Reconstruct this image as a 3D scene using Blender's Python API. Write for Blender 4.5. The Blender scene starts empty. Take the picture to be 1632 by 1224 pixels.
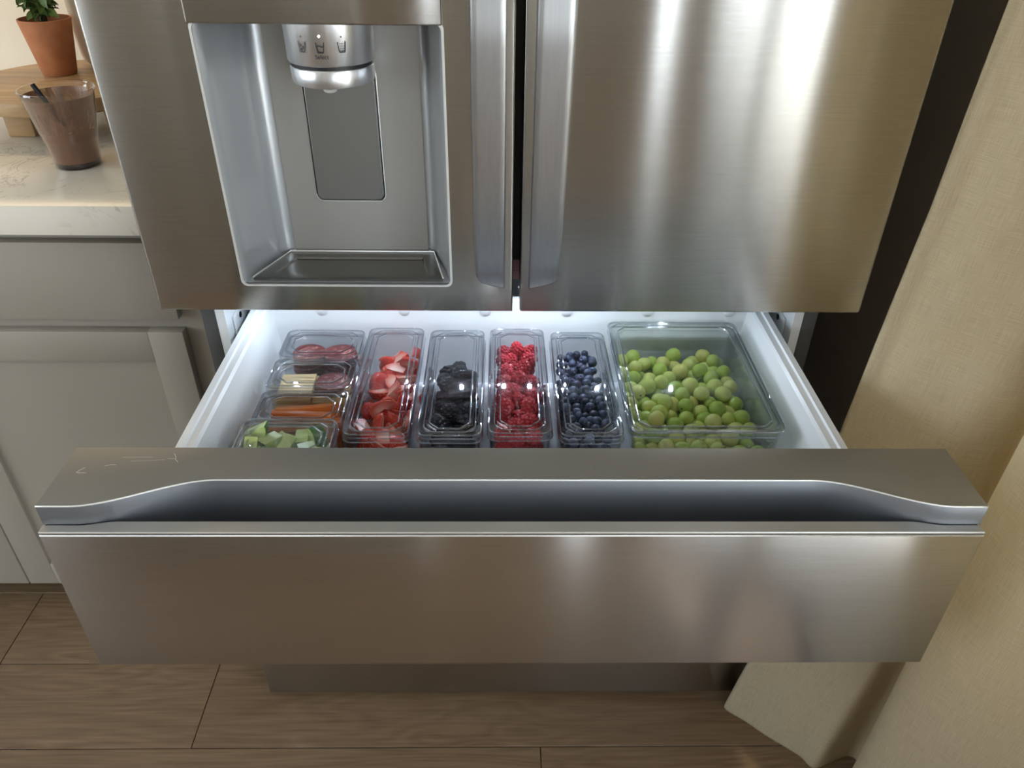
import bpy, bmesh, math, random
from mathutils import Vector, Matrix, Euler
random.seed(7)
S = bpy.context.scene
COL = S.collection
PI = math.pi

# ------------------------------------------------------------------ camera
CAMX, CAMZ = -0.0169, 1.335
cam_data = bpy.data.cameras.new('camera')
cam_data.sensor_fit = 'HORIZONTAL'
cam_data.sensor_width = 36.0
cam_data.lens = 1222.81 / 1632 * 36.0
cam_data.clip_start = 0.02
cam = bpy.data.objects.new('camera', cam_data)
COL.objects.link(cam)
_p, _yaw, _roll = 0.6027, 0.0202, -0.0144
_f = Vector((math.sin(_yaw) * math.cos(_p), math.cos(_yaw) * math.cos(_p), -math.sin(_p)))
_r = Vector((math.cos(_yaw), -math.sin(_yaw), 0))
_d = _f.cross(_r)
_R = _r * math.cos(_roll) + _d * math.sin(_roll)
_D = -_r * math.sin(_roll) + _d * math.cos(_roll)
cam.matrix_world = Matrix(((_R.x, -_D.x, -_f.x, CAMX), (_R.y, -_D.y, -_f.y, 0), (_R.z, -_D.z, -_f.z, CAMZ), (0, 0, 0, 1)))
S.camera = cam
CAM = Vector((CAMX, 0, CAMZ))

# ------------------------------------------------------------------ world, sun, exposure
S.view_settings.view_transform = 'Standard'
S.view_settings.look = 'None'
S.view_settings.gamma = 1.0
S.view_settings.use_curve_mapping = False
S.view_settings.exposure = 0.4
S.cycles.use_denoising = True
S.cycles.max_bounces = 10
S.cycles.diffuse_bounces = 5
S.cycles.glossy_bounces = 6
S.cycles.transmission_bounces = 8
S.cycles.transparent_max_bounces = 40
S.cycles.caustics_reflective = False
S.cycles.caustics_refractive = False
S.cycles.sample_clamp_indirect = 6.0
W = bpy.data.worlds.new('sky')
S.world = W
W.use_nodes = True
W.node_tree.nodes['Background'].inputs[0].default_value = (0.84, 0.92, 1.0, 1)
W.node_tree.nodes['Background'].inputs[1].default_value = 7.0
sun_d = bpy.data.lights.new('sun', 'SUN')
sun_d.energy = 5.0
sun_d.angle = 0.02
sun_d.color = (1.0, 0.9, 0.74)
sun = bpy.data.objects.new('sun', sun_d)
COL.objects.link(sun)
sun.location = (4, -2, 6)
sun.rotation_euler = Vector((-0.25, 0.55, -1.0)).to_track_quat('-Z', 'Y').to_euler()   # high sun: lights the terrace, not the room


def portal(loc, rot, sx, sy):
    d = bpy.data.lights.new('daylight_portal', 'AREA')
    d.shape = 'RECTANGLE'
    d.size, d.size_y = sx, sy
    d.cycles.is_portal = True
    o = bpy.data.objects.new('daylight_portal', d)
    o.location = loc
    o.rotation_euler = rot
    COL.objects.link(o)


portal((0.95, -0.61, 1.31), (0, PI / 2, 0), 1.62, 3.18)
portal((-3.41, -0.8, 1.55), (0, -PI / 2, 0), 1.3, 3.6)
portal((0.68, -3.81, 1.12), (PI / 2, 0, 0), 0.28, 2.24)


# ------------------------------------------------------------------ materials
MATS = {}


def mat(name, col=(0.8, 0.8, 0.8), rough=0.5, metal=0.0, **kw):
    if name in MATS:
        return MATS[name]
    m = bpy.data.materials.new(name)
    m.use_nodes = True
    b = m.node_tree.nodes['Principled BSDF']
    b.inputs['Base Color'].default_value = (*col, 1)
    b.inputs['Roughness'].default_value = rough
    b.inputs['Metallic'].default_value = metal
    for k, v in kw.items():
        b.inputs[k.replace('_', ' ')].default_value = v
    MATS[name] = m
    return m


class NT:
    """small helper around a material's node tree"""

    def __init__(s, m):
        s.m, s.t, s.b = m, m.node_tree, m.node_tree.nodes['Principled BSDF']

    def n(s, kind, **kw):
        nd = s.t.nodes.new(kind)
        for k, v in kw.items():
            if k in nd.inputs:
                nd.inputs[k].default_value = v
            else:
                setattr(nd, k, v)
        return nd

    def l(s, a, b):
        s.t.links.new(a, b)

    def coords(s, scale=(1, 1, 1), which='Object', rot=(0, 0, 0), offset=None):
        c = s.n('ShaderNodeTexCoord')
        mp = s.n('ShaderNodeMapping')
        mp.inputs['Scale'].default_value = scale
        mp.inputs['Rotation'].default_value = rot
        s.l(c.outputs[which], mp.inputs['Vector'])
        if offset is not None:
            s.l(offset, mp.inputs['Location'])
        return mp.outputs[0]

    def noise(s, vec, scale=5.0, detail=4.0, rough=0.5, dist=0.0):
        nd = s.n('ShaderNodeTexNoise', Scale=scale, Detail=detail, Roughness=rough, Distortion=dist)
        s.l(vec, nd.inputs['Vector'])
        return nd.outputs['Fac']

    def ramp(s, fac, stops):
        r = s.n('ShaderNodeValToRGB')
        e = r.color_ramp.elements
        while len(e) < len(stops):
            e.new(0.5)
        for i, (p, c) in enumerate(stops):
            e[i].position = p
            e[i].color = (*c, 1) if len(c) == 3 else c
        s.l(fac, r.inputs[0])
        return r.outputs[0]

    def mix(s, fac, a, b):
        x = s.n('ShaderNodeMix', data_type='RGBA')
        for sock, v in ((x.inputs[0], fac), (x.inputs[6], a), (x.inputs[7], b)):
            if hasattr(v, 'links'):
                s.l(v, sock)
            elif isinstance(v, (int, float)):
                sock.default_value = v
            else:
                sock.default_value = (*v, 1)
        return x.outputs[2]

    def math(s, op, a, b=0.0):
        x = s.n('ShaderNodeMath', operation=op)
        for i, v in enumerate((a, b)):
            if hasattr(v, 'links'):
                s.l(v, x.inputs[i])
            else:
                x.inputs[i].default_value = v
        return x.outputs[0]

    def bump(s, h, strength=0.2, dist=0.01):
        bp = s.n('ShaderNodeBump', Strength=strength, Distance=dist)
        s.l(h, bp.inputs['Height'])
        s.l(bp.outputs[0], s.b.inputs['Normal'])
        return bp

    def set(s, name, v):
        s.l(v, s.b.inputs[name])


def steel(name, col, rough, aniso, tangent, streak=(22, 60, 620), wav=0.0):
    m = mat(name, col, rough, 1.0, Anisotropic=aniso)
    t = NT(m)
    c = t.n('ShaderNodeCombineXYZ', X=tangent[0], Y=tangent[1], Z=tangent[2])
    t.l(c.outputs[0], t.b.inputs['Tangent'])
    v = t.coords(streak)
    f = t.noise(v, 1.0, 3, 0.6)
    k = lambda q: tuple(min(1, a * q) for a in col)
    t.set('Base Color', t.ramp(f, [(0.3, k(0.955)), (0.7, k(1.045))]))
    if wav:
        g = t.noise(t.coords((2.2, 1, 1.1)), 2.0, 1.5)
        t.bump(g, wav, 0.01)
    return m


M_steel = steel('brushed_steel', (0.485, 0.463, 0.43), 0.205, 1.0, (0, 0, 1), wav=0.09)
M_steel_dr = steel('brushed_steel_drawer', (0.48, 0.455, 0.43), 0.20, 1.0, (0, 0, 1), wav=0.03)
M_handle = steel('satin_handle_steel', (0.48, 0.48, 0.485), 0.36, 0.3, (1, 0, 0), streak=(300, 300, 3))
M_satin = mat('satin_grey_metal', (0.50, 0.485, 0.455), 0.42, 0.85)
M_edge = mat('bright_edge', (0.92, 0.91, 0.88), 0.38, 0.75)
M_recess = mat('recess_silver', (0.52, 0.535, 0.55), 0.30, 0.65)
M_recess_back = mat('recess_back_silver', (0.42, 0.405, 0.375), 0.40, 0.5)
M_tray = mat('tray_steel', (0.17, 0.165, 0.155), 0.25, 0.9)
M_paddle = mat('paddle_grey', (0.31, 0.305, 0.295), 0.33, 0.8)
M_nozzle = steel('nozzle_chrome', (0.74, 0.74, 0.75), 0.30, 0.3, (0, 0, 1), streak=(300, 300, 20))
M_black = mat('black_plastic', (0.006, 0.006, 0.007), 0.45)
M_ink = mat('icon_ink', (0.02, 0.02, 0.022), 0.6)
M_side = mat('fridge_side_grey', (0.075, 0.075, 0.075), 0.45, 0.0)
M_liner = mat('white_liner', (0.80, 0.82, 0.83), 0.28, 0.0)
M_tub = mat('white_drawer_plastic', (0.80, 0.81, 0.82), 0.3, 0.0)
M_rail = mat('zinc_rail', (0.35, 0.38, 0.4), 0.35, 1.0)
M_wall = mat('taupe_paint', (0.52, 0.46, 0.385), 0.8)
M_ceil = mat('ceiling_paint', (0.8, 0.78, 0.73), 0.9)
M_cab = mat('greige_cabinet_paint', (0.33, 0.298, 0.252), 0.42)
M_toe = mat('toe_kick', (0.09, 0.075, 0.06), 0.7)
M_frame = mat('white_frame', (0.8, 0.8, 0.78), 0.4)

# LED glow (the drawer lamp, the selection dot, the under-cabinet strip give off light)
for nm, c, st in (('led_white', (0.75, 0.88, 1.0), 10.0), ('dot_white', (1, 1, 1), 2.0), ('strip_warm', (1.0, 0.72, 0.42), 6.0)):
    m = mat(nm, (0.8, 0.8, 0.8), 0.5)
    m.node_tree.nodes['Principled BSDF'].inputs['Emission Color'].default_value = (*c, 1)
    m.node_tree.nodes['Principled BSDF'].inputs['Emission Strength'].default_value = st


def clear_plastic(name, tint, gloss_rough=0.03, base=0.05, edge=0.85, power=3.0, grazing=0.78):
    m = bpy.data.materials.new(name)
    m.use_nodes = True
    t = m.node_tree
    t.nodes.remove(t.nodes['Principled BSDF'])
    out = t.nodes['Material Output']
    tr = t.nodes.new('ShaderNodeBsdfTransparent')
    tr.inputs[0].default_value = (*tint, 1)
    ed = t.nodes.new('ShaderNodeLayerWeight')
    ed.inputs[0].default_value = 0.35
    tm = t.nodes.new('ShaderNodeMix')
    tm.data_type = 'RGBA'
    tm.inputs[6].default_value = (*tint, 1)
    tm.inputs[7].default_value = tuple(q * grazing for q in tint) + (1,)
    t.links.new(ed.outputs['Facing'], tm.inputs[0])
    t.links.new(tm.outputs[2], tr.inputs[0])
    gl = t.nodes.new('ShaderNodeBsdfGlossy')
    gl.inputs['Roughness'].default_value = gloss_rough
    gl.inputs[0].default_value = (0.95, 0.97, 1, 1)
    lw = t.nodes.new('ShaderNodeLayerWeight')
    lw.inputs[0].default_value = 0.5
    pw = t.nodes.new('ShaderNodeMath')
    pw.operation = 'POWER'
    pw.inputs[1].default_value = power
    mu = t.nodes.new('ShaderNodeMath')
    mu.operation = 'MULTIPLY_ADD'
    mu.inputs[1].default_value = edge
    mu.inputs[2].default_value = base
    mx = t.nodes.new('ShaderNodeMixShader')
    t.links.new(lw.outputs['Facing'], pw.inputs[0])
    t.links.new(pw.outputs[0], mu.inputs[0])
    t.links.new(mu.outputs[0], mx.inputs[0])
    t.links.new(tr.outputs[0], mx.inputs[1])
    t.links.new(gl.outputs[0], mx.inputs[2])
    t.links.new(mx.outputs[0], out.inputs[0])
    MATS[name] = m
    return m


M_clear = clear_plastic('clear_plastic', (0.985, 0.988, 0.992), base=0.018, edge=0.75, power=3.0)
M_bin = clear_plastic('clear_bin_plastic', (0.98, 0.99, 0.983), base=0.022, edge=0.8, power=2.8)
M_glint = clear_plastic('clear_bead', (0.86, 0.88, 0.90), base=0.10, edge=0.9, power=1.6, grazing=0.25)  # for the bright and dark lines painted along lid ridges
M_cup = clear_plastic('clear_cup_plastic', (0.97, 0.95, 0.92), base=0.05, edge=0.7, power=2.5)
M_glass = clear_plastic('door_glass', (0.96, 0.97, 0.97), base=0.04, edge=0.7, power=4)

# stone worktop with fine veins
m = mat('quartz', (0.72, 0.66, 0.55), 0.16)
t = NT(m)
v = t.coords((1, 1, 1))
n1 = t.noise(v, 9, 6, 0.6, 1.6)
vein = t.ramp(n1, [(0.485, (0, 0, 0)), (0.5, (1, 1, 1)), (0.515, (0, 0, 0))])
mask = t.ramp(t.noise(v, 5.5, 2), [(0.51, (0, 0, 0)), (0.62, (1, 1, 1))])
fac = t.math('MULTIPLY', vein, mask)
base = t.ramp(t.noise(v, 3, 3), [(0.3, (0.73, 0.67, 0.565)), (0.7, (0.78, 0.725, 0.62))])
t.set('Base Color', t.mix(t.math('MULTIPLY', fac, 0.6), base, (0.36, 0.30, 0.23)))
M_quartz = m

# oak floor planks
m = mat('oak_plank', (0.3, 0.2, 0.13), 0.42)
t = NT(m)
oi = t.n('ShaderNodeObjectInfo')
off = t.n('ShaderNodeCombineXYZ')
t.l(t.math('MULTIPLY', oi.outputs['Random'], 37.0), off.inputs[0])
t.l(t.math('MULTIPLY', oi.outputs['Random'], 91.0), off.inputs[1])
v = t.coords((1.0, 6.5, 1), offset=off.outputs[0])
big = t.noise(v, 1.6, 2.5, 0.5, 0.4)
rings = t.math('FRACT', t.math('MULTIPLY', big, 15.0))
rr = t.ramp(rings, [(0.0, (0.25,) * 3), (0.5, (0.75,) * 3), (1.0, (0.25,) * 3)])
v2 = t.coords((3.0, 90, 1), offset=off.outputs[0])
fine = t.noise(v2, 2.0, 5, 0.65)
patch = t.noise(t.coords((0.8, 2.2, 1), offset=off.outputs[0]), 2.2, 2)
bl = t.math('ADD', t.math('MULTIPLY', t.math('MULTIPLY', rr, patch), 0.42), t.math('MULTIPLY', fine, 0.62))
t.set('Base Color', t.ramp(bl, [(0.25, (0.12, 0.073, 0.038)), (0.5, (0.20, 0.13, 0.075)), (0.75, (0.285, 0.20, 0.125))]))
t.bump(fine, 0.12, 0.002)
M_oak = m
M_sub = mat('floor_joint', (0.05, 0.033, 0.02), 0.8)

# board wood
m = mat('acacia_board', (0.5, 0.3, 0.14), 0.45)
t = NT(m)
v = t.coords((5, 40, 40))
t.set('Base Color', t.ramp(t.noise(v, 1.2, 4, 0.6, 0.4), [(0.3, (0.27, 0.165, 0.075)), (0.7, (0.46, 0.30, 0.15))]))
M_board = m

# linen curtain
m = bpy.data.materials.new('linen_curtain')
m.use_nodes = True
MATS['linen_curtain'] = m
t = NT(m)
vh = t.n('ShaderNodeTexCoord')
uvmap = t.n('ShaderNodeMapping')
t.l(vh.outputs['UV'], uvmap.inputs['Vector'])


def linen_noise(sc):
    mp = t.n('ShaderNodeMapping')
    mp.inputs['Scale'].default_value = sc
    t.l(vh.outputs['UV'], mp.inputs['Vector'])
    return t.noise(mp.outputs[0], 1.0, 3, 0.6)


wa = linen_noise((30, 1100, 1))
wb = linen_noise((1100, 30, 1))
wv = t.math('ADD', t.math('MULTIPLY', wa, 0.5), t.math('MULTIPLY', wb, 0.5))
colr = t.ramp(wv, [(0.36, (0.49, 0.415, 0.285)), (0.5, (0.57, 0.488, 0.345)), (0.64, (0.635, 0.555, 0.41))])
t.set('Base Color', colr)
t.b.inputs['Roughness'].default_value = 0.9
t.b.inputs['Specular IOR Level'].default_value = 0.15
t.bump(wv, 0.25, 0.002)
trn = t.n('ShaderNodeBsdfTranslucent')
t.l(colr, trn.inputs[0])
mx = t.n('ShaderNodeMixShader')
mx.inputs[0].default_value = 0.4
t.l(t.b.outputs[0], mx.inputs[1])
t.l(trn.outputs[0], mx.inputs[2])
t.l(mx.outputs[0], t.t.nodes['Material Output'].inputs[0])
M_linen = m


# foods
def food(name, stops, rough=0.35, sss=0.0, radius=(0.005, 0.004, 0.002), which='Random', scale=60, spec=0.5, coat=0.0):
    m = mat(name, stops[0][1], rough)
    t = NT(m)
    if which == 'Random':
        oi = t.n('ShaderNodeObjectInfo')
        f = t.math('ADD', t.math('MULTIPLY', oi.outputs['Random'], 0.7), t.math('MULTIPLY', t.noise(t.coords(), scale, 2), 0.3))
    else:
        f = t.noise(t.coords(), scale, 3)
    t.set('Base Color', t.ramp(f, stops))
    if sss:
        t.b.inputs['Subsurface Weight'].default_value = sss
        t.b.inputs['Subsurface Radius'].default_value = radius
        t.b.inputs['Subsurface Scale'].default_value = 1.0
    t.b.inputs['Specular IOR Level'].default_value = spec
    t.b.inputs['Coat Weight'].default_value = coat
    return m


M_grape = food('grape_skin', [(0.1, (0.32, 0.44, 0.07)), (0.45, (0.47, 0.56, 0.12)), (0.75, (0.60, 0.62, 0.20)), (0.95, (0.62, 0.52, 0.15))], 0.16, 0.35)
M_scar = mat('grape_scar', (0.09, 0.05, 0.02), 0.7)
M_blue = food('blueberry_skin', [(0.15, (0.018, 0.022, 0.045)), (0.5, (0.045, 0.055, 0.11)), (0.85, (0.11, 0.13, 0.22))], 0.38, scale=150)
M_rasp = food('raspberry_drupelet', [(0.1, (0.36, 0.012, 0.022)), (0.5, (0.55, 0.025, 0.04)), (0.9, (0.70, 0.07, 0.09))], 0.25, 0.2, spec=0.5)
M_blackb = food('blackberry_drupelet', [(0.1, (0.004, 0.003, 0.006)), (0.9, (0.012, 0.008, 0.014))], 0.22, coat=0.8)
M_carrot = food('carrot_flesh', [(0.1, (0.70, 0.17, 0.02)), (0.9, (0.86, 0.27, 0.045))], 0.4, 0.15)
M_cheese = food('cheese', [(0.1, (0.86, 0.60, 0.25)), (0.9, (0.90, 0.70, 0.36))], 0.45, 0.2)
M_salami = food('salami', [(0.35, (0.17, 0.022, 0.022)), (0.55, (0.25, 0.045, 0.04)), (0.66, (0.50, 0.26, 0.22))], 0.35, which='n', scale=220)
M_cskin = food('cucumber_skin', [(0.3, (0.03, 0.10, 0.02)), (0.7, (0.10, 0.23, 0.05))], 0.35, which='n', scale=90)
M_cflesh = food('cucumber_flesh', [(0.2, (0.50, 0.66, 0.20)), (0.8, (0.70, 0.80, 0.40))], 0.28, 0.25, which='n', scale=110)
M_sskin = food('strawberry_skin', [(0.1, (0.52, 0.018, 0.012)), (0.9, (0.70, 0.06, 0.03))], 0.25, 0.15)
m = mat('strawberry_flesh', (0.8, 0.4, 0.35), 0.3)
t = NT(m)
v = t.coords((1, 1, 1))
ln = t.n('ShaderNodeVectorMath', operation='LENGTH')
sv = t.coords((1, 1, 0.75))
t.l(sv, ln.inputs[0])
f2 = t.math('ADD', t.math('MULTIPLY', ln.outputs['Value'], 55.0), t.math('MULTIPLY', t.noise(v, 160, 3), 0.35))
t.set('Base Color', t.ramp(f2, [(0.12, (0.90, 0.72, 0.60)), (0.48, (0.85, 0.42, 0.32)), (0.85, (0.72, 0.10, 0.06))]))
t.b.inputs['Subsurface Weight'].default_value = 0.2
t.b.inputs['Subsurface Radius'].default_value = (0.005, 0.002, 0.002)
M_sflesh = m
M_seed = mat('strawberry_seed', (0.75, 0.5, 0.15), 0.5)

M_terra = food('terracotta', [(0.3, (0.40, 0.145, 0.055)), (0.7, (0.50, 0.20, 0.085))], 0.75, which='n', scale=40)
M_soil = mat('soil', (0.03, 0.02, 0.012), 0.95)
M_leaf = food('leaf_green', [(0.1, (0.06, 0.11, 0.02)), (0.9, (0.17, 0.24, 0.06))], 0.5)
M_stem = mat('plant_stem', (0.05, 0.035, 0.015), 0.7)
M_vase = food('cream_ceramic', [(0.3, (0.82, 0.74, 0.58)), (0.7, (0.86, 0.79, 0.65))], 0.5, which='n', scale=30)
M_choc = food('chocolate_drink', [(0.3, (0.17, 0.075, 0.04)), (0.7, (0.23, 0.11, 0.065))], 0.3, which='n', scale=30)
M_chocdark = mat('dark_syrup', (0.02, 0.008, 0.005), 0.2)
M_straw = mat('black_straw', (0.008, 0.008, 0.009), 0.3)
# thin chocolate film that clings to the cup wall in streaks
m = bpy.data.materials.new('chocolate_film')
m.use_nodes = True
MATS['chocolate_film'] = m
t = NT(m)
t.b.inputs['Base Color'].default_value = (0.24, 0.12, 0.07, 1)
t.b.inputs['Roughness'].default_value = 0.3
fn = t.noise(t.coords((1, 1, 0.35)), 70, 3, 0.6, 0.8)
t.set('Alpha', t.ramp(fn, [(0.35, (0.45,) * 3), (0.6, (0.97,) * 3)]))
M_film = m


# ------------------------------------------------------------------ mesh helpers
def wloc(o):
    v = Vector((0, 0, 0))
    while o is not None:
        v = v + o.location
        o = o.parent
    return v


def put(name, bm, mats, parent=None, smooth=False, org=None):
    """one mesh object; coordinates given in world space, stored relative to its parent (or to org)"""
    me = bpy.data.meshes.new(name)
    o0 = wloc(parent) if parent is not None else Vector(org or (0, 0, 0))
    if o0.length:
        bmesh.ops.translate(bm, verts=bm.verts, vec=-o0)
    bm.normal_update()
    bm.to_mesh(me)
    bm.free()
    if not isinstance(mats, (list, tuple)):
        mats = [mats]
    for q in mats:
        me.materials.append(q)
    if smooth:
        me.shade_smooth()
    o = bpy.data.objects.new(name, me)
    COL.objects.link(o)
    if parent is not None:
        o.parent = parent
    elif org is not None:
        o.location = org
    return o


def auto(o, ang=35):
    """smooth shading with sharp edges kept"""
    me = o.data
    bm = bmesh.new()
    bm.from_mesh(me)
    for f in bm.faces:
        f.smooth = True
    for e in bm.edges:
        if len(e.link_faces) == 2 and e.calc_face_angle(0) > math.radians(ang):
            e.smooth = False
    bm.to_mesh(me)
    bm.free()
    return o


def thing(name, label, cat, loc=(0, 0, 0), group=None):
    o = bpy.data.objects.new(name, None)
    o.empty_display_size = 0.05
    COL.objects.link(o)
    o.location = loc
    tag(o, label, cat, group)
    return o


def tag(o, label, cat, group=None):
    o['label'] = label
    o['category'] = cat
    if group:
        o['group'] = group
    return o


def struct(o):
    o['kind'] = 'structure'
    return o


def bm_box(x0, x1, y0, y1, z0, z1, bev=0.0, seg=2, bm=None):
    b = bmesh.new()
    vs = [b.verts.new((x, y, z)) for x in (x0, x1) for y in (y0, y1) for z in (z0, z1)]
    for f in ((0, 1, 3, 2), (4, 6, 7, 5), (0, 4, 5, 1), (2, 3, 7, 6), (0, 2, 6, 4), (1, 5, 7, 3)):
        b.faces.new([vs[i] for i in f])
    bmesh.ops.recalc_face_normals(b, faces=b.faces)
    if bev:
        bmesh.ops.bevel(b, geom=list(b.edges), offset=bev, segments=seg, affect='EDGES', profile=0.5)
    if bm is None:
        return b
    me = bpy.data.meshes.new('tmp')
    b.to_mesh(me)
    b.free()
    bm.from_mesh(me)
    bpy.data.meshes.remove(me)
    return bm


def box(name, x0, x1, y0, y1, z0, z1, m, parent=None, bev=0.0, seg=2, org=None):
    o = put(name, bm_box(x0, x1, y0, y1, z0, z1, bev, seg), m, parent, org=org)
    return auto(o) if bev else o


def boxes(name, lst, m, parent=None, bev=0.0):
    bm = bmesh.new()
    for b in lst:
        bm_box(*b, bev=bev, bm=bm)
    o = put(name, bm, m, parent)
    return auto(o) if bev else o


def bm_prism(pts, axis, a0, a1):
    """extrude a 2D outline; axis 'z': pts (x,y); 'y': pts (x,z); 'x': pts (y,z)"""
    bm = bmesh.new()

    def P(p, a):
        return {'z': (p[0], p[1], a), 'y': (p[0], a, p[1]), 'x': (a, p[0], p[1])}[axis]
    A = [bm.verts.new(P(p, a0)) for p in pts]
    B = [bm.verts.new(P(p, a1)) for p in pts]
    n = len(pts)
    for i in range(n):
        j = (i + 1) % n
        bm.faces.new((A[i], A[j], B[j], B[i]))
    bm.faces.new(A)
    bm.faces.new(B[::-1])
    bmesh.ops.recalc_face_normals(bm, faces=bm.faces)
    return bm


def bm_loft(loops, closed=True, cap0=False, cap1=False, bm=None):
    bm = bm or bmesh.new()
    L = [[bm.verts.new(p) for p in lp] for lp in loops]
    n = len(L[0])
    for a, b in zip(L, L[1:]):
        for i in range(n if closed else n - 1):
            j = (i + 1) % n
            bm.faces.new((a[i], a[j], b[j], b[i]))
    if cap0:
        bm.faces.new(L[0][::-1])
    if cap1:
        bm.faces.new(L[-1])
    return bm


def bm_lathe(prof, cx=0, cy=0, seg=32, cap0=True, cap1=False, bm=None):
    loops = [[(cx + r * math.cos(2 * PI * i / seg), cy + r * math.sin(2 * PI * i / seg), z) for i in range(seg)] for r, z in prof]
    return bm_loft(loops, True, cap0, cap1, bm)


def rrect(x0, x1, y0, y1, r, n=5, chamfer=False):
    """rounded (or chamfered) rectangle, counter-clockwise, 4*(n+1) points"""
    pts = []
    for cx, cy, a in ((x1 - r, y0 + r, -PI / 2), (x1 - r, y1 - r, 0), (x0 + r, y1 - r, PI / 2), (x0 + r, y0 + r, PI)):
        for i in range(n + 1):
            f = i / n
            if chamfer:
                p0 = (cx + r * math.cos(a), cy + r * math.sin(a))
                p1 = (cx + r * math.cos(a + PI / 2), cy + r * math.sin(a + PI / 2))
                pts.append((p0[0] + (p1[0] - p0[0]) * f, p0[1] + (p1[1] - p0[1]) * f))
            else:
                pts.append((cx + r * math.cos(a + f * PI / 2), cy + r * math.sin(a + f * PI / 2)))
    return pts


def bm_tube(path, rad, seg=10, caps=True):
    loops = []
    path = [Vector(p) for p in path]
    up = Vector((0.3, 0.2, 1)).normalized()
    for i, p in enumerate(path):
        d = (path[min(i + 1, len(path) - 1)] - path[max(i - 1, 0)]).normalized()
        a = d.cross(up)
        if a.length < 1e-4:
            a = d.cross(Vector((1, 0, 0)))
        a.normalize()
        b = d.cross(a)
        r = rad[i] if isinstance(rad, (list, tuple)) else rad
        loops.append([p + a * r * math.cos(2 * PI * k / seg) + b * r * math.sin(2 * PI * k / seg) for k in range(seg)])
    return bm_loft(loops, True, caps, caps)


def catmull(pts, n):
    out = []
    P = [Vector(p) for p in pts]
    P = [P[0] * 2 - P[1]] + P + [P[-1] * 2 - P[-2]]
    for i in range(1, len(P) - 2):
        a, b, c, d = P[i - 1:i + 3]
        for k in range(n):
            t = k / n
            out.append(0.5 * ((2 * b) + (c - a) * t + (2 * a - 5 * b + 4 * c - d) * t * t + (3 * b - 3 * c + d - a) * t ** 3))
    out.append(P[-2])
    return out


def solidify(o, th, off=-1):
    md = o.modifiers.new('thickness', 'SOLIDIFY')
    md.thickness = th
    md.offset = off
    return o


# ================================================================== THE ROOM
RX0, RX1, RY0, RY1, RZ = -3.4, 0.84, -3.8, 1.72, 2.6
WX = 0.66           # wall beside the fridge
# floor: dark joint bed and one object for each plank
floor = struct(box('floor', RX0, RX1 + 0.1, RY0, RY1, -0.05, -0.006, M_sub))
PW, PL = 0.1775, 1.22
known = {0: -1.008, -1: -0.572, -2: 0.06}
PLANK = {}
random.seed(11)
for row in range(-27, 4):
    y0 = 0.953 + row * PW
    y1 = y0 + PW
    if y0 > RY1 or y1 < RY0:
        continue
    j = known.get(row, random.uniform(-1.1, 0.1))
    x = j
    while x > RX0:
        x -= PL
    while x < RX1 + 0.1:
        a, b = max(x, RX0), min(x + PL, RX1 + 0.1)
        if b - a > 0.02:
            g = 0.0009
            box('plank', a + g, b - g, max(y0, RY0) + g, min(y1, RY1) - g, -0.006, 0.0, M_oak, floor, bev=0.0006, seg=1)
        x += PL
# recentre plank origins so that the grain differs between planks is driven by the object's random value
struct(box('ceiling', RX0, RX1 + 0.1, RY0, RY1, RZ, RZ + 0.05, M_ceil))
struct(box('wall_back', RX0, RX1 + 0.1, RY1, RY1 + 0.1, 0, RZ, M_wall))
struct(boxes('wall_left', [(RX0 - 0.1, RX0, RY0, -2.6, 0, RZ), (RX0 - 0.1, RX0, 1.0, RY1, 0, RZ), (RX0 - 0.1, RX0, -2.6, 1.0, 0, 0.9), (RX0 - 0.1, RX0, -2.6, 1.0, 2.2, RZ)], M_wall))
struct(boxes('wall_front', [(RX0, 0.54, RY0 - 0.1, RY0, 0, RZ), (0.82, RX1 + 0.1, RY0 - 0.1, RY0, 0, RZ), (0.54, 0.82, RY0 - 0.1, RY0, 2.25, RZ)], M_wall))
w1 = struct(boxes('window_1', [(RX0 - 0.07, RX0 - 0.03, -2.6, -2.55, 0.9, 2.2), (RX0 - 0.07, RX0 - 0.03, 0.95, 1.0, 0.9, 2.2), (RX0 - 0.07, RX0 - 0.03, -0.83, -0.77, 0.9, 2.2), (RX0 - 0.07, RX0 - 0.03, -2.55, 0.95, 0.9, 0.95), (RX0 - 0.07, RX0 - 0.03, -2.55, 0.95, 2.15, 2.2)], M_frame))  # unseen window, added as fill light from the left
box('pane', RX0 - 0.055, RX0 - 0.049, -2.55, -0.83, 0.95, 2.15, M_glass, w1)  # pane of the added fill window
box('pane', RX0 - 0.055, RX0 - 0.049, -0.77, 0.95, 0.95, 2.15, M_glass, w1)  # pane of the added fill window
# two unseen doors behind the photographer, added for streaks in the steel
M_dd = mat('dark_door', (0.14, 0.11, 0.085), 0.45)
for k_, (xa_, xb_, mm) in enumerate(((-2.50, -1.70, M_dd), (-1.42, -0.62, M_frame))):
    dd_ = struct(boxes('door_%d' % (k_ + 1), [(xa_, xb_, RY0 + 0.001, RY0 + 0.02, 0.005, 2.03)], mm))
    boxes('door_casing', [(xa_ - 0.10, xa_, RY0 + 0.001, RY0 + 0.03, 0.001, 2.13), (xb_, xb_ + 0.10, RY0 + 0.001, RY0 + 0.03, 0.001, 2.13), (xa_, xb_, RY0 + 0.001, RY0 + 0.03, 2.03, 2.13)], M_frame, dd_)
w2 = struct(boxes('window_2', [(0.54, 0.565, RY0 - 0.07, RY0 - 0.03, 0.0, 2.25), (0.795, 0.82, RY0 - 0.07, RY0 - 0.03, 0.0, 2.25), (0.565, 0.795, RY0 - 0.07, RY0 - 0.03, 0.0, 0.03), (0.565, 0.795, RY0 - 0.07, RY0 - 0.03, 2.22, 2.25)], M_frame))  # unseen glazed opening, added to put a bright streak in the steel
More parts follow.
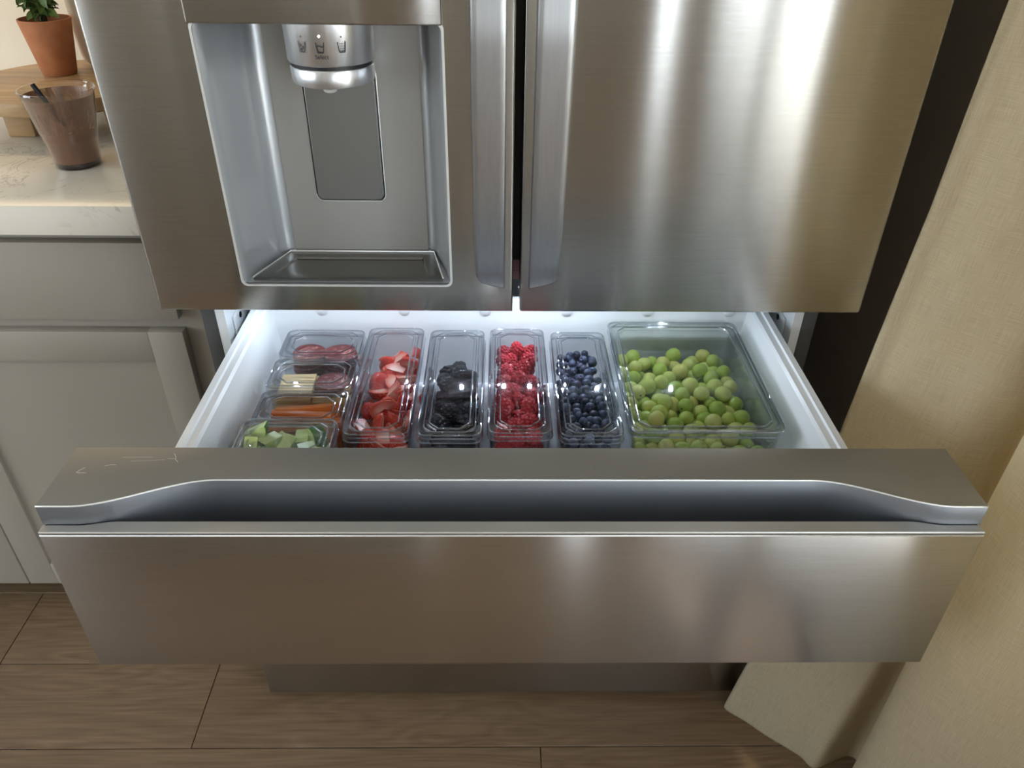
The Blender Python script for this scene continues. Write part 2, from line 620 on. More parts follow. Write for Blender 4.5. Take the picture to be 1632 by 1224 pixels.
box('pane', 0.565, 0.795, RY0 - 0.055, RY0 - 0.049, 0.03, 2.22, M_glass, w2)  # pane of the added streak window
# the wall with the wide window
struct(boxes('wall_right', [(RX1, RX1 + 0.12, RY0, -2.2, 0, RZ), (RX1, RX1 + 0.12, -2.2, 0.98, 2.12, RZ), (RX1, RX1 + 0.12, -2.2, 0.98, 0, 0.50), (RX1, RX1 + 0.12, 0.98, 1.02, 0, RZ), (WX, RX1 + 0.12, 1.02, RY1, 0, RZ)], M_wall))
d1 = struct(boxes('window_3', [(RX1 + 0.03, RX1 + 0.09, -2.2, -2.14, 0.5, 2.12), (RX1 + 0.03, RX1 + 0.09, 0.92, 0.98, 0.5, 2.12), (RX1 + 0.03, RX1 + 0.09, -0.80, -0.70, 0.5, 2.12),
                             (RX1 + 0.03, RX1 + 0.09, -2.14, 0.92, 2.05, 2.12), (RX1 + 0.03, RX1 + 0.09, -2.14, 0.92, 0.5, 0.57)], M_frame))
box('pane', RX1 + 0.055, RX1 + 0.062, -2.14, -0.80, 0.57, 2.05, M_glass, d1)
box('pane', RX1 + 0.055, RX1 + 0.062, -0.70, 0.92, 0.57, 2.05, M_glass, d1)
# terrace outside
m = mat('terrace_concrete', (0.5, 0.47, 0.42), 0.9)
struct(box('terrace_floor', RX1 + 0.12, 6.5, -6, 5, -0.12, -0.02, m))

# unseen island behind the photographer, added to shape reflections in the steel
isl = thing('kitchen_island', 'taupe kitchen island with a pale stone top opposite the fridge', 'island', (-1.5, -1.35, 0))
M_wal = mat('island_paint', (0.32, 0.285, 0.24), 0.5)
box('body', -2.7, -0.35, -1.75, -0.95, 0.0005, 0.87, M_wal, isl)
box('top', -2.76, -0.30, -1.80, -0.90, 0.8705, 0.91, M_quartz, isl, bev=0.002)

# ================================================================== REFRIGERATOR
YD, YC = 0.8736, 0.960       # door face, cabinet face
ZDB = 0.8475                 # bottom of the doors
fridge = thing('refrigerator', 'stainless steel french-door refrigerator with its middle drawer pulled open', 'refrigerator', (0, 1.28, 0))
# cabinet shell
boxes('cabinet_shell', [(-0.4415, -0.4215, YC, 1.69, 0.03, 1.76), (0.4215, 0.4415, YC, 1.69, 0.03, 1.76), (-0.4215, 0.4215, 1.62, 1.69, 0.03, 1.76),
                        (-0.4215, 0.4215, 0.985, 1.62, 0.866, 1.76), (-0.4215, 0.4215, YC, 1.62, 0.03, 0.60)], M_side, fridge, bev=0.0015)
boxes('inner_liner', [(-0.4214, -0.4085, YC + 0.001, 1.60, 0.601, 0.864), (0.4085, 0.4214, YC + 0.001, 1.60, 0.601, 0.864),
                      (-0.4085, 0.4085, YC + 0.001, 1.60, 0.852, 0.864), (-0.4085, 0.4085, 1.585, 1.60, 0.601, 0.852),
                      (-0.4085, 0.4085, YC + 0.001, 1.585, 0.601, 0.606)], M_liner, fridge)
box('mullion', -0.4210, 0.4210, YC + 0.001, 0.984, 0.864, 0.895, M_liner, fridge, bev=0.002)
for s in (-1, 1):
    lp = box('liner_plate', s * 0.4085 - s * 0.0002, s * 0.4085 - s * 0.0035, 0.985, 1.03, 0.70, 0.775, M_liner, fridge, bev=0.001)
    sc = bm_lathe([(0.0045, -0.0006), (0.0045, 0.0005)], seg=14, cap0=True, cap1=True)
    bmesh.ops.rotate(sc, verts=sc.verts, cent=(0, 0, 0), matrix=Matrix.Rotation(PI / 2, 3, 'Y'))
    bmesh.ops.translate(sc, verts=sc.verts, vec=(s * 0.4045, 1.010, 0.765))
    put('screw_hole', sc, M_black, lp)
# drawer compartment lamp: a row of small LEDs under the front of the compartment ceiling
led = box('drawer_lamp', -0.36, 0.28, 0.966, 0.988, 0.8480, 0.8525, M_liner, fridge, bev=0.001)
for lx in (-0.330, -0.240, -0.160, -0.075, -0.010, 0.030, 0.085, 0.135, 0.250):
    put('led_chip', bm_lathe([(0.0022, 0.8472), (0.0022, 0.8482)], lx, 0.977, 10, True, True), MATS['led_white'], led)
    la = bpy.data.lights.new('drawer_led', 'AREA')
    la.shape = 'DISK'
    la.size = 0.0055
    la.energy = 0.135
    la.color = (0.70, 0.84, 1.0)
    lo = bpy.data.objects.new('drawer_led', la)
    COL.objects.link(lo)
    lo.parent = fridge
    lo.location = (lx, 0.977 - 1.28, 0.8468)
    lo.rotation_euler = (math.radians(-32), 0, 0)

# ---- freezer drawer at the bottom
fz = box('freezer_drawer', -0.452, 0.452, YD, 0.950, 0.018, 0.585, M_steel_dr, fridge, bev=0.004)
box('kick_plate', -0.42, 0.42, 0.952, 0.975, 0.006, 0.030, M_black, fridge)
for sx in (-0.38, 0.38):
    for yy in (1.0, 1.64):
        put('foot', bm_lathe([(0.018, 0.0), (0.018, 0.031)], sx, yy, 16, True, True), M_black, fridge)


# ---- french doors
def door_with_hole(x0, x1, z0, z1, hx0, hx1, hz0, hz1, y0, y1):
    bm = bmesh.new()
    xs, zs = (x0, hx0, hx1, x1), (z0, hz0, hz1, z1)
    V = {}
    for k, y in enumerate((y0, y1)):
        for i, x in enumerate(xs):
            for j, z in enumerate(zs):
                V[i, j, k] = bm.verts.new((x, y, z))
    for k in (0, 1):
        for i in range(3):
            for j in range(3):
                if (i, j) != (1, 1):
                    bm.faces.new([V[i, j, k], V[i + 1, j, k], V[i + 1, j + 1, k], V[i, j + 1, k]])
    outer = [(i, 0) for i in range(4)] + [(3, j) for j in range(1, 4)] + [(i, 3) for i in (2, 1, 0)] + [(0, j) for j in (2, 1)]
    for a, b in zip(outer, outer[1:] + outer[:1]):
        bm.faces.new([V[a[0], a[1], 0], V[b[0], b[1], 0], V[b[0], b[1], 1], V[a[0], a[1], 1]])
    hole = [(1, 1), (2, 1), (2, 2), (1, 2)]
    for a, b in zip(hole, hole[1:] + hole[:1]):
        bm.faces.new([V[a[0], a[1], 0], V[b[0], b[1], 0], V[b[0], b[1], 1], V[a[0], a[1], 1]])
    bmesh.ops.recalc_face_normals(bm, faces=bm.faces)
    ed = []
    for e in bm.edges:
        a, b = e.verts
        on = lambda v: abs(v.co.y - y0) < 1e-6 and (abs(v.co.x - x0) < 1e-6 or abs(v.co.x - x1) < 1e-6 or abs(v.co.z - z0) < 1e-6 or abs(v.co.z - z1) < 1e-6)
        if on(a) and on(b):
            same = any(abs(getattr(a.co, q) - v) < 1e-6 and abs(getattr(b.co, q) - v) < 1e-6 for q, v in (('x', x0), ('x', x1), ('z', z0), ('z', z1)))
            if same:
                ed.append(e)
    bmesh.ops.bevel(bm, geom=ed, offset=0.003, segments=3, affect='EDGES', profile=0.5)
    return bm


HX0, HX1, HZ0, HZ1 = -0.3395, -0.0785, 0.8860, 1.1880
door_l = auto(put('door', door_with_hole(-0.454, 0.0, ZDB, 1.78, HX0, HX1, HZ0, HZ1, YD, 0.950), M_steel, fridge))
door_l['label'] = 'steel door with the water dispenser'
door_r = box('door', 0.0091, 0.454, YD, 0.950, ZDB, 1.78, M_steel, fridge, bev=0.003, seg=3)
door_r['label'] = 'plain steel door without dispenser'
M_cap = mat('door_cap_grey', (0.05, 0.05, 0.05), 0.5)
box('bottom_cap', -0.450, -0.004, YD + 0.0045, 0.949, ZDB - 0.0012, ZDB + 0.001, M_cap, door_l)  # unseen dark cap, added so the lids reflect a dark underside
box('bottom_cap', 0.013, 0.450, YD + 0.0045, 0.949, ZDB - 0.0012, ZDB + 0.001, M_cap, door_r)
# black gasket seen in the gap between the doors
box('gasket', -0.012, 0.022, 0.951, 0.966, 0.885, 1.75, M_black, fridge)

# dispenser: plan profile of the recess
BY = 0.9615
prof = [(HX0, YD)]
for q in range(7):
    a = q / 6
    prof.append((HX0 + 0.004 + 0.024 * a ** 1.5, YD + 0.004 + 0.062 * a))
cxl, cyl, rr_ = HX0 + 0.028 + 0.019, YD + 0.066, BY - (YD + 0.066)
for q in range(1, 8):
    a = q / 7 * PI / 2
    prof.append((cxl - 0.019 * math.cos(a), cyl + rr_ * math.sin(a)))
right = [(HX0 + HX1 - x, y) for x, y in prof]
right = [((x if y < YD + 0.03 else x), y) for x, y in right]
# the far side splays a little less
prof_r = [(HX1 - (HX1 - x) * 0.72, y) for x, y in right][::-1]
plan = prof + prof_r
rz = [0.8885, 1.198]
bm = bmesh.new()
loops = [[(x, y, z) for x, y in plan] for z in rz]
bm_loft(loops, False, bm=bm)
o = auto(put('dispenser_recess', bm, M_recess, door_l), 50)
bm = bmesh.new()
vs = [bm.verts.new((x, y, 0.8885)) for x, y in plan]
bm.faces.new(vs)
bmesh.ops.recalc_face_normals(bm, faces=bm.faces)
put('recess_floor', bm, M_recess, door_l)
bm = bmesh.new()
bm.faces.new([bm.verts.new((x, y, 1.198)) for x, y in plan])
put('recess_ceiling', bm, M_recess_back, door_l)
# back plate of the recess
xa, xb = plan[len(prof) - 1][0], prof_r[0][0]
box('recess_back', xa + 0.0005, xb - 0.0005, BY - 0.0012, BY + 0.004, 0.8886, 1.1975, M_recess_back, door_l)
# drip tray: raised rim and sunken plate
tr = [(x, y) for x, y in [(HX0 + 0.012, YD + 0.004), (HX1 - 0.010, YD + 0.004), (HX1 - 0.027, BY - 0.006), (HX0 + 0.042, BY - 0.006)]]


def inset_poly(p, d):
    n = len(p)
    c = Vector((sum(q[0] for q in p) / n, sum(q[1] for q in p) / n))
    out = []
    for i in range(n):
        a, b, e = Vector(p[i - 1]), Vector(p[i]), Vector(p[(i + 1) % n])
        n1 = Vector((-(b - a).y, (b - a).x)).normalized()
        n2 = Vector((-(e - b).y, (e - b).x)).normalized()
        bis = (n1 + n2).normalized()
        out.append(tuple(b + bis * d / max(0.3, bis.dot(n1))))
    return out


t0, t1, t2, t3 = tr, inset_poly(tr, 0.0025), inset_poly(tr, 0.016), inset_poly(tr, 0.018)
bm = bm_loft([[(x, y, z) for x, y in q] for q, z in ((t0, 0.8888), (t0, 0.8925), (t1, 0.8932), (t2, 0.8926), (t3, 0.8905))], True, False, True)
auto(put('drip_tray', bm, M_tray, door_l), 25)
bm = bmesh.new()
for a, b in zip(tr[2:], tr[3:]):
    pass
auto(put('tray_edge', bm_tube([(x, y, 0.8938) for x, y in (tr[1], tr[2], tr[3], tr[0])], 0.0011, 6), M_edge, door_l), 60)
# thin bright trim around the opening (sides and bottom)
lo_, li_ = rrect(HX0 - 0.0022, HX1 + 0.0022, HZ0 - 0.0022, 1.192, 0.008, 5), rrect(HX0 + 0.0004, HX1 - 0.0004, HZ0 + 0.0004, 1.189, 0.0065, 5)
bm = bm_loft([[(x, YD - 0.0002, z) for x, z in lo_], [(x, YD - 0.0016, z) for x, z in lo_], [(x, YD - 0.0016, z) for x, z in li_], [(x, YD + 0.004, z) for x, z in li_]], True)
bmesh.ops.recalc_face_normals(bm, faces=bm.faces)
auto(put('dispenser_trim', bm, M_edge, door_l), 40)
# control panel above the opening
dp = box('control_panel', -0.3435, -0.0775, YD - 0.0035, YD + 0.02, 1.188, 1.43, M_steel, door_l, bev=0.0022, seg=3)
# nozzle
NX, NY, NR = -0.2065, 0.922, 0.0485
bm = bm_lathe([(NR - 0.004, 1.1445), (NR - 0.001, 1.1450), (NR, 1.1465), (NR + 0.0008, 1.1965)], NX, NY, 56, True, True)
auto(put('nozzle_body', bm, M_nozzle, door_l), 40)
auto(put('nozzle_gap', bm_lathe([(NR - 0.004, 1.1405), (NR - 0.004, 1.1446)], NX, NY, 40, True, True), M_black, door_l), 40)
bm = bm_lathe([(0.02, 1.1215), (NR - 0.006, 1.1215), (NR - 0.003, 1.1225), (NR - 0.0022, 1.125), (NR - 0.0016, 1.1395), (NR - 0.0026, 1.1408)], NX, NY, 56, True, True)
auto(put('nozzle_ring', bm, M_nozzle, door_l), 40)
auto(put('water_spout', bm_lathe([(0.004, 1.1165), (0.007, 1.118), (0.0085, 1.1216)], NX + 0.002, NY - 0.036, 16, True, True), M_edge, door_l), 40)


def on_nozzle(u, v, lift=0.0004):
    """u: metres along the drum from its front, v: height"""
    a = -PI / 2 + u / NR
    r = NR + 0.0008 + lift
    return Vector((NX + r * math.cos(a), NY + r * math.sin(a), v))


def ribbon(bm, pts, w=0.0005):
    for (u0, v0), (u1, v1) in zip(pts, pts[1:]):
        d = Vector((u1 - u0, v1 - v0))
        if d.length < 1e-6:
            continue
        nrm = Vector((-d.y, d.x)).normalized() * w / 2
        k = max(1, int(d.length / 0.002))
        for i in range(k):
            a = Vector((u0, v0)) + d * i / k
            b = Vector((u0, v0)) + d * (i + 1) / k
            q = [a + nrm, a - nrm, b - nrm, b + nrm]
            bm.faces.new([bm.verts.new(on_nozzle(p.x, p.y)) for p in q])


def glass_icon(u, v, kind):
    bm = bmesh.new()
    ribbon(bm, [(u - 0.0042, v + 0.0052), (u - 0.0030, v - 0.0052), (u + 0.0030, v - 0.0052), (u + 0.0042, v + 0.0052)], 0.0009)
    if kind == 'water':
        ribbon(bm, [(u - 0.0033, v + 0.0010), (u - 0.0012, v + 0.0016), (u + 0.0012, v + 0.0002), (u + 0.0034, v + 0.0009)], 0.0008)
    elif kind == 'cubes':
        for du, dv in ((-0.0010, -0.0030), (0.0012, -0.0008), (-0.0012, 0.0014)):
            c = [(u + du + 0.0012 * math.cos(a), v + dv + 0.0012 * math.sin(a)) for a in (0.4, 1.97, 3.54, 5.11, 6.68)]
            ribbon(bm, c, 0.0007)
    else:
        for i in range(3):
            for j in range(4):
                du, dv = -0.0017 + 0.0017 * i, -0.0036 + 0.0023 * j
                ribbon(bm, [(u + du - 0.0004, v + dv), (u + du + 0.0004, v + dv)], 0.0008)
    o = put('glass_icon', bm, M_ink, door_l)
    return o


glass_icon(-0.0215, 1.1655, 'cubes')
glass_icon(-0.0010, 1.1655, 'water')
glass_icon(0.0215, 1.1655, 'crushed')
bm = bmesh.new()
ring = [(-0.0010 + 0.0013 * math.cos(a * PI / 6), 1.1765 + 0.0013 * math.sin(a * PI / 6)) for a in range(12)]
bm.faces.new([bm.verts.new(on_nozzle(u, v)) for u, v in ring])
put('indicator_light', bm, MATS['dot_white'], door_l)
for uu in (-0.0215, 0.0215):
    bm = bmesh.new()
    bm.faces.new([bm.verts.new(on_nozzle(uu + 0.0008 * math.cos(a * PI / 5), 1.1755 + 0.0008 * math.sin(a * PI / 5))) for a in range(10)])
    put('indicator_dot', bm, M_ink, door_l)
fc = bpy.data.curves.new('select_text', 'FONT')
fc.body = 'Select'
fc.size = 0.0060
fc.align_x = 'CENTER'
to = bpy.data.objects.new('tmp_text', fc)
COL.objects.link(to)
dg = bpy.context.evaluated_depsgraph_get()
me = bpy.data.meshes.new_from_object(to.evaluated_get(dg))
bpy.data.objects.remove(to)
bm = bmesh.new()
bm.from_mesh(me)
for v in bm.verts:
    v.co = on_nozzle(v.co.x - 0.0002, 1.1540 + v.co.y)
put('select_text', bm, M_ink, door_l)

# paddle with dark gap
pa = rrect(-0.2535, -0.1645, 0.9630, 1.1290, 0.009, 5)
pb = rrect(-0.2515, -0.1665, 0.9650, 1.1270, 0.008, 5)
pc = rrect(-0.2500, -0.1680, 0.9665, 1.1255, 0.007, 5)
yb_ = BY - 0.0014
put('paddle_gap', bm_loft([[(x, yb_ + 0.001, z) for x, z in pa], [(x, yb_, z) for x, z in pa]], True, False, True), M_black, door_l)
bm = bm_loft([[(x, yb_ + 0.0005, z) for x, z in pb], [(x, yb_ - 0.0025, z) for x, z in pb], [(x, yb_ - 0.0035, z) for x, z in pc]], True, False, True)
auto(put('dispenser_paddle', bm, M_paddle, door_l), 30)
# bright tube painted as light caught on the pocket's lower and right edges
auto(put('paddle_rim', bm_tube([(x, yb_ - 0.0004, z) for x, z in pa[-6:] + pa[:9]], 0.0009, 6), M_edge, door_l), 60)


# ---- door handles: flat bars that bow away from the door
def handle(x0, x1, inner_sign, parent):
    """inner_sign: +1 if the straight edge (toward the gap) is at larger x"""
    zs = [0.897 + 0.012 * i for i in range(0, 62)]
    nn = 7
    bm = bmesh.new()
    loops = []
    zb = 0.8885
    for i, z in enumerate(zs):
        d = 0.012 + 0.038 * min(1.0, ((z - zb) / 0.30)) ** 0.7
        y = YD - d
        c = 0.0035
        th = 0.016
        lp = [(x0 + c + (x1 - x0 - 2 * c) * q / 8, y) for q in range(9)] + [(x1 - c * 0.3, y + c * 0.3), (x1, y + c), (x1, y + th)] + [(x1 - (x1 - x0) * q / 8, y + th) for q in range(1, 9)] + [(x0, y + c), (x0 + c * 0.3, y + c * 0.3)]
        loops.append([(x, yy, z) for x, yy in lp])
    # arched lower end: shear the first loops so the outer corner rises
    def zlow(x):
        f = (x - x0) / (x1 - x0)
        if inner_sign > 0:
            f = 1 - f
        f = min(1.0, max(0.0, f))
        return zb + 0.0105 * f ** 1.3 + 0.010 * max(0, f - 0.8) ** 2 / 0.04
    first = [(x, y + 0.001, zlow(x)) for x, y, z in loops[0]]
    second = [(x, y, zlow(x) + 0.0012) for x, y, z in loops[0]]
    loops = [first, second] + [[(x, y, max(z, zlow(x) + 0.0016)) for x, y, z in lp] for lp in loops]
    bm_loft(loops, True, True, True, bm)
    bmesh.ops.recalc_face_normals(bm, faces=bm.faces)
    h = auto(put('handle', bm, M_handle, parent), 25)
    # standoff foot that joins the bar to the door
    bm = bm_box(x0 + 0.006, x1 - 0.006, YD - 0.010, YD + 0.0005, 0.908, 0.955, 0.002)
    auto(put('handle_mount', bm, M_handle, parent))
    bm = bm_box(x0 + 0.006, x1 - 0.006, YD - 0.040, YD + 0.0005, 1.55, 1.60, 0.002)
    auto(put('handle_mount', bm, M_handle, parent))


handle(-0.0470, -0.0105, +1, door_l)
handle(0.0195, 0.0575, -1, door_r)

# ---- middle drawer, pulled out
ZT, YF, YB, YP = 0.8256, 0.5346, 0.6235, 0.5237
ZP0, ZP1 = 0.5988, 0.8005


def lip_y(x):
    ax = abs(x)
    if ax < 0.295:
        return 0.572
    if ax > 0.425:
        return 0.5345
    f = (ax - 0.295) / 0.13
    f = f * f * (3 - 2 * f)
    return 0.572 - 0.0375 * f


# tub of the drawer (white plastic): side walls, floor, back and front
def side_section(s):
    pts = [(0.385, 0.612), (0.385, 0.777), (0.383, 0.780), (0.375, 0.780), (0.3735, 0.7772), (0.3655, 0.7772), (0.362, 0.774),
           (0.354, 0.715), (0.347, 0.660), (0.342, 0.650), (0.335, 0.646), (0.335, 0.612)]
    return [(s * x, z) for x, z in pts]


bm = bmesh.new()
for s in (-1, 1):
    b2 = bm_prism(side_section(s), 'y', YB - 0.002, 1.036)
    me = bpy.data.meshes.new('t')
    b2.to_mesh(me)
    b2.free()
    bm.from_mesh(me)
bm_box(-0.336, 0.336, YB - 0.002, 1.036, 0.612, 0.646, bm=bm)
bm_box(-0.372, 0.372, YB - 0.002, 0.656, 0.640, 0.777, bm=bm)
b2 = bm_prism([(1.036, 0.640), (1.036, 0.782), (1.033, 0.785), (1.026, 0.785), (1.023, 0.782), (1.014, 0.665), (1.006, 0.648), (1.0, 0.640)], 'x', -0.372, 0.372)
me = bpy.data.meshes.new('t')
b2.to_mesh(me)
b2.free()
bm.from_mesh(me)
drawer = auto(put('drawer', bm, M_tub, fridge), 28)
drawer['label'] = 'white plastic drawer tub'
for i in range(6):
    bx = -0.285 + 0.1235 * i
    k = bm_lathe([(0.0085, 0.0), (0.0085, 0.002), (0.0065, 0.0035)], seg=18, cap0=True, cap1=True)
    bmesh.ops.rotate(k, verts=k.verts, cent=(0, 0, 0), matrix=Matrix.Rotation(PI / 2, 3, 'X'))
    bmesh.ops.translate(k, verts=k.verts, vec=(bx, 1.0225, 0.7665))
    auto(put('rear_stud', k, M_tub, drawer), 40)
for s in (-1, 1):
    box('slide_rail', s * 0.3855, s * 0.398, 0.66, 1.30, 0.690, 0.735, M_rail, drawer, bev=0.002)
    box('slide_bracket', s * 0.399, s * 0.4083, 0.975, 1.45, 0.675, 0.745, M_rail, fridge, bev=0.001)
# steel front
fp = box('front_panel', -0.454, 0.454, YP, 0.5385, ZP0, ZP1 - 0.0026, M_steel_dr, drawer, bev=0.0014)
box('panel_seam', -0.4532, 0.4532, YP + 0.0018, 0.5385, ZP1 - 0.0027, ZP1 - 0.0012, M_black, drawer)
xs = [-0.4535 + 0.907 * i / 160 for i in range(161)]


def strip_y(x):
    ax = abs(x)
    f = min(1, max(0, (ax - 0.385) / 0.035))
    f = f * f * (3 - 2 * f)
    return 0.5395 - 0.0052 * f


loops = []
for x in xs:
    yb2 = strip_y(x)
    loops.append([(x, YP + 0.0004, ZP1 - 0.0012), (x, YP + 0.0004, ZP1 + 0.0004), (x, YP + 0.0012, ZP1 + 0.0012), (x, yb2 - 0.0008, ZP1 + 0.0014), (x, yb2, ZP1 + 0.0006), (x, yb2, ZP1 - 0.0012)])
bm = bm_loft(loops, True, True, True)
bmesh.ops.recalc_face_normals(bm, faces=bm.faces)
auto(put('panel_trim', bm, M_satin, drawer), 40)
# upper lip with its curved front edge (lower skirt forms the back wall of the grip)
loops = []
for x in xs:
    y = lip_y(x)
    yl = max(y, 0.5405)
    loops.append([(x, yl, 0.70), (x, yl, ZP1 - 0.0013), (x, y, ZP1 - 0.0011 if y == yl else ZP1 + 0.0016), (x, y, ZT - 0.0022), (x, y + 0.0007, ZT - 0.0007), (x, y + 0.0022, ZT),
                  (x, YB - 0.0015, ZT), (x, YB, ZT - 0.0015), (x, YB, 0.70)])
bm = bm_loft(loops, True, True, True)
bmesh.ops.recalc_face_normals(bm, faces=bm.faces)
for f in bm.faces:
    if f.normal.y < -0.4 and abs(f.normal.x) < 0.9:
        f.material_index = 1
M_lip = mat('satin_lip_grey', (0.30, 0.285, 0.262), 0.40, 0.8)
M_lip_sky = mat('grip_wall_steel', (0.27, 0.285, 0.31), 0.38, 0.85)  # bluish sky reflection put into the colour of the grip wall
auto(put('handle_lip', bm, [M_lip, M_lip_sky], drawer), 30)
box('front_core', -0.453, 0.453, 0.5384, YB, ZP0 + 0.001, 0.702, M_satin, drawer)
# bright tubes added as the highlight along the lip and panel edges
put('lip_edge', bm_tube([(x, lip_y(x) + 0.0006, ZT - 0.0006) for x in xs], 0.0009, 6), M_edge, drawer, smooth=True)
put('panel_edge', bm_tube([(-0.4535, YP + 0.0008, ZP1 - 0.0034), (0.4535, YP + 0.0008, ZP1 - 0.0034)], 0.0010, 6), M_edge, drawer, smooth=True)
# scuffs on the lip
bm = bmesh.new()


def scuff(pts, w):
    for (a, b), (c, d) in zip(pts, pts[1:]):
        n_ = Vector((-(d - b), c - a)).normalized() * w / 2
        q = [Vector((a, b)) + n_, Vector((a, b)) - n_, Vector((c, d)) - n_, Vector((c, d)) + n_]
        bm.faces.new([bm.verts.new((p.x, p.y, ZT + 0.00012)) for p in q])


scuff([(-0.4310, 0.5905), (-0.4345, 0.5865), (-0.4365, 0.5830), (-0.4335, 0.5822), (-0.4270, 0.5825)], 0.0006)
scuff([(-0.4130, 0.5930), (-0.4080, 0.5945), (-0.4020, 0.5945)], 0.0005)
scuff([(-0.4000, 0.6060), (-0.3700, 0.6068)], 0.0003)
scuff([(-0.3500, 0.6120), (-0.3470, 0.6080), (-0.3455, 0.6030), (-0.3420, 0.5990)], 0.0005)
scuff([(-0.3540, 0.6045), (-0.3460, 0.6040)], 0.0005)
scuff([(-0.3900, 0.6000), (-0.3720, 0.6012), (-0.3560, 0.6028)], 0.0003)
put('scuff', bm, mat('scuff_white', (0.75, 0.72, 0.66), 0.6), drawer)

# ================================================================== KITCHEN UNIT ON THE SIDE
YFR = 1.0875   # face of cabinet fronts
cab = thing('base_cabinet', 'greige shaker base cabinet with one wide drawer above two doors beside the fridge', 'cabinet', (-1.0, 1.4, 0))
box('body', -1.47, -0.4780, YFR + 0.020, RY1 - 0.001, 0.10, 0.868, M_cab, cab)
box('toe_kick', -1.47, -0.4780, YFR + 0.085, YFR + 0.10, 0.0005, 0.10, M_toe, cab)
dw = box('drawer_front', -1.443, -0.5355, YFR, YFR + 0.0195, 0.7105, 0.8440, M_cab, cab, bev=0.0015)


def shaker(x0, x1, z0, z1):
    st = 0.0575
    d = box('door', x0 + st - 0.004, x1 - st + 0.004, YFR + 0.008, YFR + 0.0195, z0 + st - 0.004, z1 - st + 0.004, M_cab, cab)
    box('stile', x0, x0 + st, YFR, YFR + 0.0195, z0, z1, M_cab, d, bev=0.0012)
    box('stile', x1 - st, x1, YFR, YFR + 0.0195, z0, z1, M_cab, d, bev=0.0012)
    box('rail', x0 + st, x1 - st, YFR, YFR + 0.0195, z1 - st, z1, M_cab, d, bev=0.0012)
    box('rail', x0 + st, x1 - st, YFR, YFR + 0.0195, z0, z0 + st, M_cab, d, bev=0.0012)


shaker(-0.9870, -0.5355, 0.0810, 0.6870)
shaker(-1.4430, -0.9905, 0.0810, 0.6870)
wt = box('worktop', -1.60, -0.4600, 1.0570, RY1 - 0.021, 0.869, 0.914, M_quartz, bev=0.0015, org=(-1.0, 1.38, 0.869))
tag(wt, 'cream veined quartz worktop with a thick front edge', 'worktop')
bs = box('backsplash', -1.60, -0.4600, RY1 - 0.020, RY1 - 0.0005, 0.914, 1.45, M_quartz, org=(-1.0, 1.71, 0.914))
tag(bs, 'cream veined stone backsplash behind the potted plant', 'backsplash')
up = thing('wall_cabinet', 'greige wall cabinet with a warm light strip under it', 'cabinet', (-1.0, 1.55, 1.45))
box('body', -1.60, -0.47, 1.39, RY1 - 0.001, 1.452, 2.2, M_cab, up)
box('door', -1.59, -1.04, 1.37, 1.3895, 1.46, 2.19, M_cab, up)
box('door', -1.03, -0.48, 1.37, 1.3895, 1.46, 2.19, M_cab, up)
box('light_strip', -1.5, -0.55, 1.52, 1.54, 1.445, 1.4515, MATS['strip_warm'], up)
la = bpy.data.lights.new('strip_light', 'AREA')
la.shape = 'RECTANGLE'
la.size, la.size_y = 0.95, 0.03
la.energy = 0.8
la.color = (1.0, 0.80, 0.56)
lo = bpy.data.objects.new('strip_light', la)
COL.objects.link(lo)
lo.parent = up
lo.location = (-0.025, -0.02, -0.008)

# ---- riser board, pot, vase, cup
BX, BY_, BR = -0.810, 1.478, 0.167
bd = thing('serving_board', 'round wooden riser board on short feet holding the potted plant', 'board', (BX, BY_, 0.914))
auto(put('top', bm_lathe([(BR - 0.004, 0.965), (BR - 0.001, 0.9665), (BR, 0.969), (BR, 0.986), (BR - 0.001, 0.9888), (BR - 0.004, 0.990)], BX, BY_, 72, True, True), M_board, bd), 50)
for a in (-125, -5, 115):
    fx, fy = BX + 0.092 * math.cos(math.radians(a)), BY_ + 0.092 * math.sin(math.radians(a))
    box('foot', fx - 0.024, fx + 0.024, fy - 0.024, fy + 0.024, 0.9142, 0.9652, M_board, bd, bev=0.003)

PX, PY, PZ = -0.838, 1.520, 0.9902
plant = thing('potted_plant', 'leafy green plant in a terracotta pot on the round board', 'plant', (PX, PY, PZ))
bm = bm_lathe([(0.0275, PZ), (0.0295, PZ + 0.002), (0.0445, PZ + 0.093), (0.0440, PZ + 0.095), (0.0415, PZ + 0.095), (0.0405, PZ + 0.090), (0.039, PZ + 0.070)], PX, PY, 48, True, False)
auto(put('pot', bm, M_terra, plant), 40)
put('soil', bm_lathe([(0.0395, PZ + 0.070), (0.02, PZ + 0.072)], PX, PY, 32, False, True), M_soil, plant)
lb = bmesh.new()
prof_l = [(0, 0), (0.0035, 0.004), (0.0058, 0.010), (0.0055, 0.016), (0.003, 0.021), (0, 0.0235)]
mid = [lb.verts.new((0, y, 0.0012 * math.sin(y / 0.0235 * PI) - 0.004 * (y / 0.0235) ** 2)) for x, y in prof_l]
for s in (-1, 1):
    ed = [mid[0]] + [lb.verts.new((s * x, y, 0.0028 - 0.004 * (y / 0.0235) ** 2)) for x, y in prof_l[1:-1]] + [mid[-1]]
    for i in range(len(mid) - 1):
        q = [mid[i], ed[i], ed[i + 1], mid[i + 1]]
        q = [v for k, v in enumerate(q) if v not in q[:k]]
        if len(q) > 2:
            lb.faces.new(q if s > 0 else q[::-1])
lme = bpy.data.meshes.new('leaf')
lb.to_mesh(lme)
lb.free()
lme.materials.append(M_leaf)
lme.shade_smooth()
random.seed(5)
